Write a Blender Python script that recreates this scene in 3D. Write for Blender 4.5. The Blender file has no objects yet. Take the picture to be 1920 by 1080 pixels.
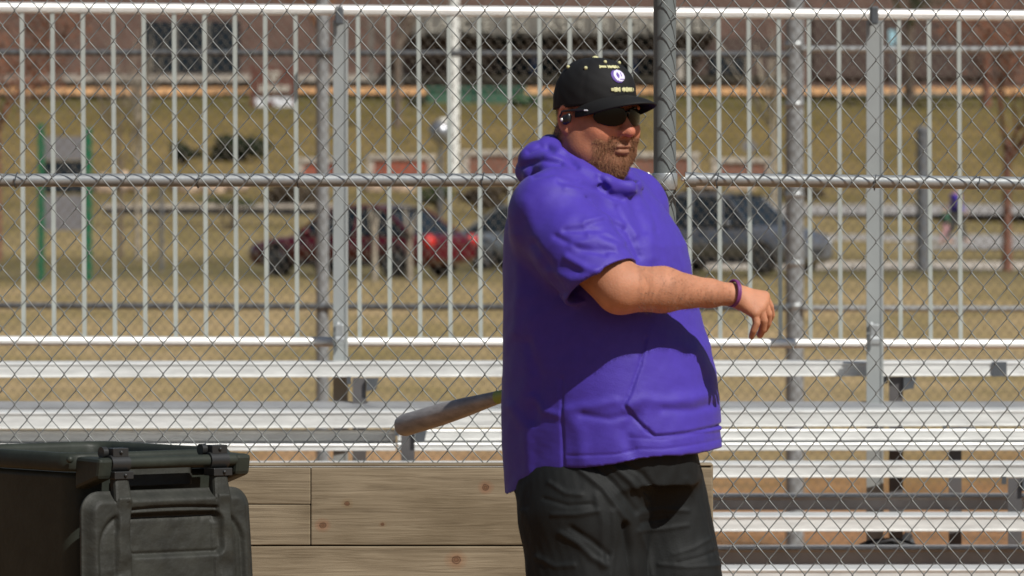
import bpy, bmesh, math, random
import numpy as np
from mathutils import Vector, Matrix
R = math.radians
SC = bpy.context.scene
# ---------------------------------------------------------------- camera, sky, sun, exposure
F_PX = 12500.0; HOR = 300.0; CAMZ = 1.65
cam_d = bpy.data.cameras.new('camera'); cam = bpy.data.objects.new('camera', cam_d)
SC.collection.objects.link(cam); SC.camera = cam
cam.location = (0, 0, CAMZ); cam.rotation_euler = (R(90), 0, 0)
cam_d.sensor_width = 36.0; cam_d.lens = 36.0 * F_PX / 1920.0
cam_d.shift_y = -(540.0 - HOR) / 1920.0
cam_d.clip_start = 0.5; cam_d.clip_end = 5000
cam_d.dof.use_dof = True; cam_d.dof.focus_distance = 16.6
cam_d.dof.aperture_fstop = cam_d.lens / 20.0
SUN_EL = R(47); SUN_AZ = R(42)           # azimuth measured from behind the camera towards the right
sun_to = Vector((math.cos(SUN_EL)*math.sin(SUN_AZ), -math.cos(SUN_EL)*math.cos(SUN_AZ), math.sin(SUN_EL)))
W = bpy.data.worlds.new("World"); SC.world = W; W.use_nodes = True
nt = W.node_tree; nt.nodes.clear()
sky = nt.nodes.new('ShaderNodeTexSky'); sky.sky_type = 'NISHITA'; sky.sun_disc = False
sky.sun_elevation = SUN_EL; sky.sun_rotation = math.atan2(sun_to.x, sun_to.y)
bg = nt.nodes.new('ShaderNodeBackground'); bg.inputs[1].default_value = 0.05
wo = nt.nodes.new('ShaderNodeOutputWorld')
nt.links.new(sky.outputs[0], bg.inputs[0]); nt.links.new(bg.outputs[0], wo.inputs[0])
sl = bpy.data.lights.new('sun', 'SUN'); sl.energy = 4.6; sl.angle = R(0.5); sl.color = (1.0, 0.965, 0.91)
so = bpy.data.objects.new('sun', sl); SC.collection.objects.link(so)
so.rotation_euler = sun_to.to_track_quat('Z', 'Y').to_euler(); so.location = (20, -20, 40)
SC.view_settings.view_transform = 'Standard'; SC.view_settings.look = 'None'
SC.view_settings.exposure = 0.12; SC.view_settings.gamma = 1.0

def P(px, py, D):
    return Vector(((px-960.0)*D/F_PX, D, CAMZ-(py-HOR)*D/F_PX))

# ---------------------------------------------------------------- materials
def srgb(r, g, b):
    f = lambda c: (c/255.0/12.92) if c <= 10.3 else ((c/255.0+0.055)/1.055)**2.4
    return (f(r), f(g), f(b), 1.0)
def mat(name, col, rough=0.6, metal=0.0, var=0.0, scale=8.0, bump=0.0, bscale=40.0, col2=None, stretch=None, spec=0.5, coat=0.0, sheen=0.0):
    m = bpy.data.materials.new(name); m.use_nodes = True; t = m.node_tree; b = t.nodes['Principled BSDF']
    if len(col) == 3: col = (*col, 1.0)
    b.inputs['Base Color'].default_value = col; b.inputs['Roughness'].default_value = rough
    b.inputs['Metallic'].default_value = metal; b.inputs['Specular IOR Level'].default_value = spec
    b.inputs['Coat Weight'].default_value = coat; b.inputs['Sheen Weight'].default_value = sheen
    tc = t.nodes.new('ShaderNodeTexCoord'); mp = t.nodes.new('ShaderNodeMapping')
    t.links.new(tc.outputs['Object'], mp.inputs[0])
    if stretch: mp.inputs['Scale'].default_value = stretch
    if var > 0 or col2:
        n = t.nodes.new('ShaderNodeTexNoise'); n.inputs['Scale'].default_value = scale; n.inputs['Detail'].default_value = 6
        n.inputs['Roughness'].default_value = 0.65
        t.links.new(mp.outputs[0], n.inputs[0])
        r = t.nodes.new('ShaderNodeValToRGB'); r.color_ramp.elements[0].position = 0.35; r.color_ramp.elements[1].position = 0.68
        c2 = col2 if col2 else tuple(c*(1-var) for c in col[:3])
        if len(c2) == 3: c2 = (*c2, 1.0)
        r.color_ramp.elements[0].color = c2
        r.color_ramp.elements[1].color = tuple(min(1, c*(1+var*0.3)) for c in col[:3])+(1,)
        t.links.new(n.outputs[0], r.inputs[0]); t.links.new(r.outputs[0], b.inputs['Base Color'])
    if bump > 0:
        n2 = t.nodes.new('ShaderNodeTexNoise'); n2.inputs['Scale'].default_value = bscale; n2.inputs['Detail'].default_value = 5
        t.links.new(mp.outputs[0], n2.inputs[0])
        bp = t.nodes.new('ShaderNodeBump'); bp.inputs['Strength'].default_value = bump; bp.inputs['Distance'].default_value = 0.01
        t.links.new(n2.outputs[0], bp.inputs['Height']); t.links.new(bp.outputs[0], b.inputs['Normal'])
    return m
M = {}
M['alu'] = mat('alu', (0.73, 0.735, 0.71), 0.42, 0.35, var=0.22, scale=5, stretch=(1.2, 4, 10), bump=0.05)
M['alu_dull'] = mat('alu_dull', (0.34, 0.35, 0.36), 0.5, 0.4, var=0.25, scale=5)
M['alu_rail'] = mat('alu_rail', (0.80, 0.79, 0.76), 0.45, 0.5, var=0.1, scale=6)
M['galv_far'] = mat('galv_far', (0.27, 0.285, 0.29), 0.6, 0.0, var=0.12, scale=3)
M['upright'] = mat('upright', (0.31, 0.33, 0.325), 0.5, 0.2, var=0.1, scale=5)
M['picket'] = mat('picket', (0.40, 0.43, 0.40), 0.5, 0.2, var=0.12, scale=9)
M['galv'] = mat('galv', (0.42, 0.44, 0.44), 0.42, 0.6, var=0.12, scale=18, bump=0.05, bscale=150)
M['galv_post'] = mat('galv_post', (0.155, 0.175, 0.175), 0.55, 0.15, var=0.1, scale=6, bump=0.04, bscale=120)
M['wire'] = mat('wire', (0.225, 0.24, 0.235), 0.5, 0.35, var=0.3, scale=25)
M['wire_far'] = mat('wire_far', (0.17, 0.15, 0.12), 0.6, 0.3, var=0.3, scale=25)
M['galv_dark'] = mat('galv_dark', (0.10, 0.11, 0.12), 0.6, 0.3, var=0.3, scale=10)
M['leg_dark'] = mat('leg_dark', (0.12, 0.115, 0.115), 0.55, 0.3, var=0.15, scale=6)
M['black_metal'] = mat('black_metal', (0.02, 0.02, 0.022), 0.5)

# ---------------------------------------------------------------- mesh builder
COL = SC.collection
class MB:
    def __init__(s): s.v = []; s.f = []; s.sm = []
    def add(s, vs, fs, smooth=False):
        o = len(s.v); s.v += [tuple(v) for v in vs]; s.f += [tuple(i+o for i in f) for f in fs]; s.sm += [smooth]*len(fs); return s
    def box(s, a, b, M4=None):
        x0, y0, z0 = a; x1, y1, z1 = b
        vs = [Vector(p) for p in [(x0,y0,z0),(x1,y0,z0),(x1,y1,z0),(x0,y1,z0),(x0,y0,z1),(x1,y0,z1),(x1,y1,z1),(x0,y1,z1)]]
        if M4: vs = [M4 @ v for v in vs]
        return s.add(vs, [(0,3,2,1),(4,5,6,7),(0,1,5,4),(1,2,6,5),(2,3,7,6),(3,0,4,7)])
    def tube(s, pts, r, n=8, cap=True, sm=True):
        pts = [Vector(p) for p in pts]; vs = []; fs = []; up = None
        for i, p in enumerate(pts):
            d = (pts[min(i+1, len(pts)-1)]-pts[max(i-1, 0)]).normalized()
            if up is None: up = d.orthogonal().normalized()
            up = (up - d*up.dot(d)).normalized(); sd = d.cross(up)
            rr = r[i] if hasattr(r, '__len__') else r
            for k in range(n):
                a = 2*math.pi*k/n; vs.append(p+up*(rr*math.cos(a))+sd*(rr*math.sin(a)))
        for i in range(len(pts)-1):
            for k in range(n):
                fs.append((i*n+k, i*n+(k+1) % n, (i+1)*n+(k+1) % n, (i+1)*n+k))
        s.add(vs, fs, sm)
        if cap: s.add(vs[:n], [tuple(range(n))[::-1]]); s.add(vs[-n:], [tuple(range(n))])
        return s
    def extr(s, prof, A, B, upv=Vector((0,0,1)), back=None):
        """prof (depth,z) polygon swept from A to B; depth is measured away from the camera"""
        A = Vector(A); B = Vector(B); bk = back if back is not None else Vector((0,1,0)); n = len(prof)
        vs = [A+bk*p[0]+upv*p[1] for p in prof]+[B+bk*p[0]+upv*p[1] for p in prof]
        fs = [(k, (k+1) % n, n+(k+1) % n, n+k) for k in range(n)]+[tuple(range(n))[::-1], tuple(range(n, 2*n))]
        return s.add(vs, fs)
    def prism(s, poly, y0, y1, M4=None, inset=0.0):
        """poly in (x,z), thick along y"""
        n = len(poly); vs = [Vector((p[0], y0, p[1])) for p in poly]+[Vector((p[0], y1, p[1])) for p in poly]
        if M4: vs = [M4 @ v for v in vs]
        return s.add(vs, [tuple(range(n)), tuple(range(n, 2*n))[::-1]]+[(k, n+k, n+(k+1) % n, (k+1) % n) for k in range(n)])
    def lathe(s, prof, M4=None, n=20):
        vs = []; fs = []
        for (r, z) in prof:
            for k in range(n):
                a = 2*math.pi*k/n; v = Vector((r*math.cos(a), r*math.sin(a), z)); vs.append(M4 @ v if M4 else v)
        for i in range(len(prof)-1):
            for k in range(n): fs.append((i*n+k, i*n+(k+1) % n, (i+1)*n+(k+1) % n, (i+1)*n+k))
        return s.add(vs, fs, True)
    def ball(s, c, r, n=10):
        c = Vector(c); rr = r if hasattr(r, '__len__') else (r, r, r)
        prof = [(math.sin(math.pi*i/n), -math.cos(math.pi*i/n)) for i in range(n+1)]
        prof[0] = (0.001, -1); prof[-1] = (0.001, 1)
        return s.lathe(prof, Matrix.Translation(c) @ Matrix.Diagonal((rr[0], rr[1], rr[2], 1)), n*2)
    def build(s, name, m, parent=None, bevel=0.0, kind=None, recalc=True):
        me = bpy.data.meshes.new(name); me.from_pydata(s.v, [], s.f); 
        me.polygons.foreach_set('use_smooth', s.sm)
        if recalc:
            bm = bmesh.new(); bm.from_mesh(me); bmesh.ops.recalc_face_normals(bm, faces=bm.faces); bm.to_mesh(me); bm.free()
        me.update(); o = bpy.data.objects.new(name, me); COL.objects.link(o); me.materials.append(m)
        if parent: put(o, parent)
        if bevel:
            bv = o.modifiers.new('b', 'BEVEL'); bv.width = bevel; bv.segments = 2; bv.limit_method = 'ANGLE'
        if kind: o['kind'] = kind
        return o
def put(o, parent):
    """parts are modelled in world coordinates: cancel the offset of the thing's Empty"""
    o.parent = parent
    if parent.type == 'EMPTY': o.matrix_parent_inverse = Matrix.Translation(-Vector(parent.location))
def thing(name, label, cat, loc, group=None):
    o = bpy.data.objects.new(name, None); COL.objects.link(o); o.location = loc; o.empty_display_size = 0.1
    return tag(o, label, cat, group)
def tag(o, label, cat, group=None):
    o['label'] = label; o['category'] = cat
    if group: o['group'] = group
    return o

# ---------------------------------------------------------------- ground
def gz(D):
    pts = [(-80, 0), (17.78, 0), (17.8, -0.85), (205, -0.85), (260, 0.8), (330, 4.9), (345, 5.0), (2500, 5.0)]
    for (a, za), (b, zb) in zip(pts, pts[1:]):
        if D <= b: return za+(zb-za)*(D-a)/(b-a)
    return pts[-1][1]
ys = [-80, 0, 10, 17.78, 17.8, 20, 25, 30, 40, 50, 60, 80, 100, 120, 140, 160, 180, 200, 205]+[205+i*5 for i in range(1, 12)]+[260+i*7 for i in range(1, 11)]+[345, 400, 600, 1000, 2500]
xs = [-2500, -600, -200]+list(range(-100, 101, 10))+[200, 600, 2500]
vs = []; fs = []
random.seed(4)
for y in ys:
    for x in xs:
        j = 0.0 if y < 200 else 0.12*math.sin(x*0.31+y*0.05)+0.06*math.sin(x*0.9)
        vs.append((x, y, gz(y)+j))
nx = len(xs)
for i in range(len(ys)-1):
    for k in range(nx-1): fs.append((i*nx+k, i*nx+k+1, (i+1)*nx+k+1, (i+1)*nx+k))
gm = bpy.data.materials.new('ground_mat'); gm.use_nodes = True; t = gm.node_tree; b = t.nodes['Principled BSDF']
b.inputs['Roughness'].default_value = 0.95; b.inputs['Specular IOR Level'].default_value = 0.1
geo = t.nodes.new('ShaderNodeNewGeometry'); sx = t.nodes.new('ShaderNodeSeparateXYZ'); t.links.new(geo.outputs['Position'], sx.inputs[0])
nz = t.nodes.new('ShaderNodeTexNoise'); nz.inputs['Scale'].default_value = 0.25; nz.inputs['Detail'].default_value = 7; t.links.new(geo.outputs['Position'], nz.inputs[0])
mu = t.nodes.new('ShaderNodeMath'); mu.operation = 'MULTIPLY_ADD'; mu.inputs[1].default_value = 26.0; t.links.new(nz.outputs[0], mu.inputs[0]); 
su = t.nodes.new('ShaderNodeMath'); su.operation = 'ADD'; su.inputs[1].default_value = -13.0
t.links.new(sx.outputs[1], mu.inputs[2]); t.links.new(mu.outputs[0], su.inputs[0])
dv = t.nodes.new('ShaderNodeMath'); dv.operation = 'DIVIDE'; dv.inputs[1].default_value = 400.0; t.links.new(su.outputs[0], dv.inputs[0])
cr = t.nodes.new('ShaderNodeValToRGB'); t.links.new(dv.outputs[0], cr.inputs[0])
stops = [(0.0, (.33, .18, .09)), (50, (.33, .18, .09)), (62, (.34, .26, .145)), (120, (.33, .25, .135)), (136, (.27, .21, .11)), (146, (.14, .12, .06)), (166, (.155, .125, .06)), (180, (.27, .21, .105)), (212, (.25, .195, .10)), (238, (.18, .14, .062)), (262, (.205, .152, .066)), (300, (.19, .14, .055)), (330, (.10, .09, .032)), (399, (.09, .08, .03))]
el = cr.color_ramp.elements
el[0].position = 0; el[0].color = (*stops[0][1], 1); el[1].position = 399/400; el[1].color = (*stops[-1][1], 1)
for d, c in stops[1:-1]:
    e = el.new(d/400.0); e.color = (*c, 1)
n2 = t.nodes.new('ShaderNodeTexNoise'); n2.inputs['Scale'].default_value = 0.9; n2.inputs['Detail'].default_value = 8; n2.inputs['Roughness'].default_value = 0.7; t.links.new(geo.outputs['Position'], n2.inputs[0])
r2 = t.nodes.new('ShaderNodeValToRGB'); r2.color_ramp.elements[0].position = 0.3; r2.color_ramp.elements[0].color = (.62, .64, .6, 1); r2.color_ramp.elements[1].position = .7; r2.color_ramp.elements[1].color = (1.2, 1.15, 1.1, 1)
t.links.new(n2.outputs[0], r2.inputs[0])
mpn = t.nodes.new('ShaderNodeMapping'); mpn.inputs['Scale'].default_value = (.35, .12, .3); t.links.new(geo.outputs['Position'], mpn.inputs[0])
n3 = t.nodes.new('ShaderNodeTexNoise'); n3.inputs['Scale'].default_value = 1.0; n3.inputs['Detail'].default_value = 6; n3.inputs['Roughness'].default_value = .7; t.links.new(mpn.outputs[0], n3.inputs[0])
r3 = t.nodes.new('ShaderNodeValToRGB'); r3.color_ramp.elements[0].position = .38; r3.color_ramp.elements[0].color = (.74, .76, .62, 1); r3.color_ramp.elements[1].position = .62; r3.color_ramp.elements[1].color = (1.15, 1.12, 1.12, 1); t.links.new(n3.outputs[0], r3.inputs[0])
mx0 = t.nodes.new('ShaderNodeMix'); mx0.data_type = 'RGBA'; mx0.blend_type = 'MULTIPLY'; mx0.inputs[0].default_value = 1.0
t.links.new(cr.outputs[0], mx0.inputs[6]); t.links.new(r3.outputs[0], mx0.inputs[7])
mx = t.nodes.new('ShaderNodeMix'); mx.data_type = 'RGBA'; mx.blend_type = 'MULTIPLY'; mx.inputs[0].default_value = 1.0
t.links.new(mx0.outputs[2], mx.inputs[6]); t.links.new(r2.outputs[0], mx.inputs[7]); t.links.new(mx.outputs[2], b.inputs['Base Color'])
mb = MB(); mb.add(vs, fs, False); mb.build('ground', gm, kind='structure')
def strip(name, x0, x1, d0, d1, m, lift=0.02, n=1):
    b_ = MB(); vv = []; ff = []; N = 24; K = 4
    for j in range(K+1):
        D = d0+(d1-d0)*j/K
        for i in range(N+1):
            x = x0+(x1-x0)*i/N; jj = 0.0 if D < 200 else 0.2
            vv.append((x, D, gz(D)+lift+jj))
    for j in range(K):
        for i in range(N): a = j*(N+1)+i; ff.append((a, a+1, a+N+2, a+N+1))
    b_.add(vv, ff); return b_.build(name, m, kind='structure')
M['path'] = mat('path_mat', (.30, .28, .26), 0.9, var=.15, scale=.6)
M['path2'] = mat('path2_mat', (.46, .40, .33), 0.9, var=.15, scale=.6)
M['road'] = mat('road_mat', (.20, .185, .185), 0.9, var=.15, scale=.4)
M['mulch'] = mat('mulch_mat', (.62, .33, .13), 0.95, var=.25, scale=.5)
strip('sidewalk', 3.2, 60, 151.5, 163, M['path2'])
strip('footpath', 8.0, 60, 186, 204, M['path'])
strip('upper_footpath', 8.5, 60, 221, 230, M['path'])
strip('road', -90, 90, 336, 343, M['road'])
mul = MB()
for x in range(-90, 90, 2):
    a = 326+0.8*math.sin(x*.4); mul.add([(x, a, gz(a)+.22), (x+2, 326+0.8*math.sin((x+2)*.4), gz(a)+.22), (x+2, 334, 5.28), (x, 334, 5.28)], [(0, 1, 2, 3)])
mul.build('mulch_bed', M['mulch'], kind='structure')

# ---------------------------------------------------------------- chain link
def chain_mesh(name, m, parent, px0, px1, z0, z1, D, wv, hv, r, yoff=-0.03, zphase=0.0, xphase=0.0, seg=6, yslope=0.0):
    """woven zigzag wires, each a flattened helix locked to its neighbours"""
    mb = MB(); x0 = (px0-960)*D/F_PX; x1 = (px1-960)*D/F_PX
    wv = wv/2; n = int((x1-x0)/wv); amp = wv/2+r*0.9; hh = hv/2
    for i in range(n):
        xc = x0+xphase+i*wv; pts = []; k = 0
        z = z0+zphase
        rows = int((z1-z0)/hh)
        for j in range(rows+1):
            s = 1 if ((j+i) % 2 == 0) else -1
            xx = xc+s*amp; zz = z0+zphase+j*hh
            yb = D+yoff+yslope*(xc)
            # rounded bend: three points round the knuckle, passing front to back
            dy = 0.7*r
            fr = -1.15*r if s > 0 else 1.15*r
            pts.append((xx-s*r*1.4, yb-fr*0.9, zz-hh*0.06)); pts.append((xx, yb, zz)); pts.append((xx-s*r*1.4, yb+fr*0.9, zz+hh*0.06))
        mb.tube(pts, r, n=seg, cap=False)
    return mb.build(name, m, parent, recalc=False)
# ---------------------------------------------------------------- near fence (backstop)
DF = 17.6
fence = thing('chain_link_fence', 'tall galvanized chain link fence with thick gray post standing right behind the man in purple', 'fence', P(1247, 900, DF))
chain_mesh('wire_mesh', M['wire'], fence, -260, 1243, 0.846, 3.0, DF, 0.0652, 0.0799, 0.00155, yoff=-0.034, xphase=0.0, yslope=0.0)
chain_mesh('wire_mesh', M['wire'], fence, 1243, 2190, 0.02, 3.0, DF, 0.0628, 0.0799, 0.00155, yoff=-0.034, zphase=0.016, xphase=0.012)
pb = P(1247, 300, DF)
MB().tube([(pb.x, DF+.032, -.3), (pb.x, DF+.032, 3.1)], 0.0302, 20).build('post', M['galv_post'], fence)
for sx_ in (-330, 2330):
    q = P(sx_, 300, DF); MB().tube([(q.x, DF+.032, -.3), (q.x, DF+.032, 3.1)], 0.0302, 20).build('post', M['galv_post'], fence)
def rail(a, b_, r, m, nm, par, n=14): return MB().tube([a, b_], r, n).build(nm, m, par)
rail(P(-330, 338, DF-.008), P(1222, 337.5, DF-.008), .0175, M['galv'], 'mid_rail', fence)
rail(P(1286, 336, DF-.008), P(2330, 349, DF-.008), .0175, M['galv'], 'mid_rail', fence)
q0 = P(-330, 0, DF); q1 = P(2330, 0, DF)
rail((q0.x, DF, 3.0), (q1.x, DF, 3.0), .0205, M['galv'], 'top_rail', fence)
cl = MB(); zc = P(1247, 340, DF).z
cl.lathe([(.0325, zc-.022), (.0335, zc-.02), (.0335, zc+.02), (.0325, zc+.022)], Matrix.Translation((pb.x, DF+.032, 0)), 20)
cl.box((pb.x-.036, DF-.01, zc-.012), (pb.x-.052, DF+.004, zc+.012)); 
cl.build('clamp_band', M['galv'], fence)
for px_, py_ in ((1215, 327), (1281, 336)):
    c = P(px_, py_, DF-.03); b_ = MB(); b_.ball(c, .0065, 6); b_.tube([c, c+Vector((0, .05, 0))], .004, 8); b_.build('bolt', M['alu_rail'], fence)
    c = P(px_+(-18 if px_ < 1240 else 14), 337, DF-.008); e = MB()
    e.tube([c+Vector((-.014, 0, 0)), c+Vector((.014, 0, 0))], .020, 14); e.build('rail_end_cup', M['galv'], fence)
# tie wires round the mid rail
for px_ in (30, 372, 560, 905, 1160, 1345, 1640, 1835):
    c = P(px_, 338+(0 if px_ < 1250 else (px_-1290)*.0125), DF-.008)
    MB().tube([c+Vector((.004*math.sin(a*.7), -.0205*math.cos(a), .0205*math.sin(a))) for a in [k*.5 for k in range(14)]], .0014, 5).build('tie_wire', M['galv_dark'], fence)

# ---------------------------------------------------------------- wooden kickboard wall
def wood(name, seed, knots):
    m = bpy.data.materials.new(name); m.use_nodes = True; t = m.node_tree; b = t.nodes['Principled BSDF']; b.inputs['Roughness'].default_value = .85
    b.inputs['Specular IOR Level'].default_value = .2
    tc = t.nodes.new('ShaderNodeTexCoord'); mp = t.nodes.new('ShaderNodeMapping'); mp.inputs['Location'].default_value = (seed, seed*2, seed*.7); mp.inputs['Scale'].default_value = (2.2, 3, 52)
    t.links.new(tc.outputs['Object'], mp.inputs[0])
    n = t.nodes.new('ShaderNodeTexNoise'); n.inputs['Scale'].default_value = 1.6; n.inputs['Detail'].default_value = 9; n.inputs['Roughness'].default_value = .62; n.inputs['Distortion'].default_value = 1.2
    t.links.new(mp.outputs[0], n.inputs[0])
    r = t.nodes.new('ShaderNodeValToRGB'); t.links.new(n.outputs[0], r.inputs[0])
    e = r.color_ramp.elements; e[0].position = .22; e[0].color = (.125, .099, .066, 1); e[1].position = .70; e[1].color = (.285, .24, .168, 1)
    k = e.new(.46); k.color = (.225, .186, .128, 1)
    mp2 = t.nodes.new('ShaderNodeMapping'); mp2.inputs['Scale'].default_value = (2.2, 1, 5); mp2.inputs['Location'].default_value = (seed*3, 0, 1); t.links.new(tc.outputs['Object'], mp2.inputs[0])
    n2 = t.nodes.new('ShaderNodeTexNoise'); n2.inputs['Scale'].default_value = 1.3; n2.inputs['Detail'].default_value = 5; t.links.new(mp2.outputs[0], n2.inputs[0])
    r2 = t.nodes.new('ShaderNodeValToRGB'); r2.color_ramp.elements[0].position = .3; r2.color_ramp.elements[0].color = (.66, .62, .56, 1); r2.color_ramp.elements[1].position = .7; r2.color_ramp.elements[1].color = (1.12, 1.1, 1.08, 1)
    t.links.new(n2.outputs[0], r2.inputs[0])
    mx = t.nodes.new('ShaderNodeMix'); mx.data_type = 'RGBA'; mx.blend_type = 'MULTIPLY'; mx.inputs[0].default_value = 1
    t.links.new(r.outputs[0], mx.inputs[6]); t.links.new(r2.outputs[0], mx.inputs[7]); last = mx.outputs[2]
    geo = t.nodes.new('ShaderNodeNewGeometry')
    for (c, rad, tint) in knots:
        vm = t.nodes.new('ShaderNodeVectorMath'); vm.operation = 'SUBTRACT'; vm.inputs[1].default_value = c; t.links.new(geo.outputs['Position'], vm.inputs[0])
        vs_ = t.nodes.new('ShaderNodeVectorMath'); vs_.operation = 'MULTIPLY'; vs_.inputs[1].default_value = (1, 0, 1.15); t.links.new(vm.outputs[0], vs_.inputs[0])
        nn = t.nodes.new('ShaderNodeTexNoise'); nn.inputs['Scale'].default_value = 60; t.links.new(geo.outputs['Position'], nn.inputs[0])
        ln = t.nodes.new('ShaderNodeVectorMath'); ln.operation = 'LENGTH'; t.links.new(vs_.outputs[0], ln.inputs[0])
        ad = t.nodes.new('ShaderNodeMath'); ad.operation = 'MULTIPLY_ADD'; ad.inputs[1].default_value = rad*.9; t.links.new(nn.outputs[0], ad.inputs[0]); t.links.new(ln.outputs['Value'], ad.inputs[2])
        dv = t.nodes.new('ShaderNodeMath'); dv.operation = 'DIVIDE'; dv.inputs[1].default_value = rad*3.2; t.links.new(ad.outputs[0], dv.inputs[0])
        cr = t.nodes.new('ShaderNodeValToRGB'); t.links.new(dv.outputs[0], cr.inputs[0]); cr.color_ramp.interpolation = 'EASE'
        ee = cr.color_ramp.elements; ee[0].position = .16; ee[0].color = (.75, .5, .42, 1); ee[1].position = 1.0; ee[1].color = (1, 1, 1, 1)
        for p_, c_ in ((.27, (.5, .32, .27, 1)), (.34, (.78, .58, .5, 1)), (.41, (.4, .26, .23, 1)), (.5, (*tint, 1)), (.75, tuple((1+v)/2 for v in tint)+(1,))):
            q_ = ee.new(p_); q_.color = c_
        mm = t.nodes.new('ShaderNodeMix'); mm.data_type = 'RGBA'; mm.blend_type = 'MULTIPLY'; mm.inputs[0].default_value = 1
        t.links.new(last, mm.inputs[6]); t.links.new(cr.outputs[0], mm.inputs[7]); last = mm.outputs[2]
    t.links.new(last, b.inputs['Base Color'])
    bp = t.nodes.new('ShaderNodeBump'); bp.inputs['Strength'].default_value = .5; bp.inputs['Distance'].default_value = .004
    t.links.new(n.outputs[0], bp.inputs['Height']); t.links.new(bp.outputs[0], b.inputs['Normal'])
    return m
DW = 17.3
def kn(px, py, rpx, tint=(1.05, .68, .6)): return (tuple(P(px, py, DW)), rpx*DW/F_PX, tint)
wall = thing('wooden_wall', 'low weathered wooden plank wall with reddish knots at the foot of the fence', 'wall', P(900, 1400, DW))
def plank(px0, px1, py0, py1, m, th=.038, dy=0, nm='plank'):
    a = P(px0, py1, DW); c = P(px1, py0, DW); return MB().box((a.x, DW+dy, a.z), (c.x, DW+dy+th, c.z)).build(nm, m, wall, bevel=.0025)
w1 = wood('wood_a', 3.1, []); w2 = wood('wood_b', 7.7, [kn(651, 944, 5, (.95, .88, .8)), kn(911, 914, 6.5, (1.05, .8, .74)), kn(605, 985, 6.5, (1.05, .8, .74)), kn(717, 983, 3.5, (1, .9, .85))])
w3 = wood('wood_c', 12.3, [kn(855, 1050, 9, (1.0, .8, .72))]); w4 = wood('wood_d', 17.2, [])
plank(-300, 582, 877, 945.4, w1); plank(-300, 581.6, 946.4, 1022, w4); plank(583.2, 1336, 877, 1022, w2, dy=.001)
plank(-300, 1336, 1024.6, 1174, w3); plank(-300, 1336, 1178, 1324, w1, dy=.001); plank(-300, 1336, 1328, 1474, w4)
a = P(-300, 1470, DW); c = P(1300, 880, DW); MB().box((a.x, DW+.042, a.z), (c.x, DW+.06, c.z)).build('backing_board', w4, wall)
plank(-300, 1336, 870, 874.2, w4, th=.09, dy=.004, nm='cap_board')
a = P(1311, 1474, DW); c = P(1338, 872, DW); MB().box((a.x, DW+.041, a.z), (c.x, DW+.13, c.z)).build('wall_post', w3, wall, bevel=.003)

# ---------------------------------------------------------------- bleachers
KX = .026/1900.0
def PB(px, y0, y1, D0):
    D = D0/(1-KX*px); return P(px, y0+(y1-y0)*px/1900.0, D)
bl = thing('bleachers', 'bare aluminium bleachers with plank rows and picket guard rail beyond the fence', 'bleachers', P(1000, 1100, 24.5))
back = Vector((-.16, 1, 0)).normalized()
def seat(yt0, yb0, yt1, yb1, D0, depth, nm, m, px0=-420, px1=2420, lip=.0035):
    A = PB(px0, yb0, yb1, D0); A2 = PB(px0, yt0, yt1, D0); B = PB(px1, yb0, yb1, D0); B2 = PB(px1, yt0, yt1, D0)
    h = A2.z-A.z; L = lip
    prof = [(0, 0), (-L, .0005), (-L, .005), (0, .0065), (0, h-.012), (-L, h-.0095), (-L*1.6, h-.004), (-L*.6, h-.0005), (.006, h), (depth, h), (depth, h-.01), (.01, h-.01), (.01, .003), (depth*.3, .003), (depth*.3, 0)]
    return MB().extr(prof, A, B, back=back).build(nm, m, bl)
DB = 24.55; TR = .6
seat(680.5, 708, 678, 705, DB, .25, 'seat_plank', M['alu'])
seat(774, 804.5, 773, 799, DB-TR, .25, 'seat_plank', M['alu'])
seat(870.5, 897, 869, 895, DB-2*TR, .25, 'seat_plank', M['alu'])
seat(968, 998, 967, 996, DB-3*TR, .25, 'seat_plank', M['alu'])
seat(1068, 1098, 1067, 1096, DB-4*TR, .25, 'seat_plank', M['alu'])
# back board of the fourth row: leaning plank seen above the seat
for (xa_, xb_, dd_) in ((-420, 742, .05), (746, 2420, -.09)):  # split and staggered: left boards sit back in shade, right ones catch sun
    seat(806.5, 827, 804.5, 825, DB-TR+dd_, .03, 'riser_board', M['alu'], xa_, xb_, lip=.002)
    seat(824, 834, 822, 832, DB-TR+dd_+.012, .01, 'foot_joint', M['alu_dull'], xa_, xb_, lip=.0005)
    seat(832, 845.5, 829, 844.5, DB-TR+dd_-.03, .07, 'foot_plank', M['alu'], xa_, xb_, lip=.002)
A = PB(-420, 772.5, 772, DB-.22); B = PB(2420, 772.5, 772, DB-.22)
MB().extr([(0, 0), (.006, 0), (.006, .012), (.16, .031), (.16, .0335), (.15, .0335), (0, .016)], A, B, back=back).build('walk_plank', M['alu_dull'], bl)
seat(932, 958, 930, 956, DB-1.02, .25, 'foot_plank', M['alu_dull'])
seat(1031, 1062, 1029, 1059, DB-1.62, .25, 'foot_plank', M['alu_dull'])
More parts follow.
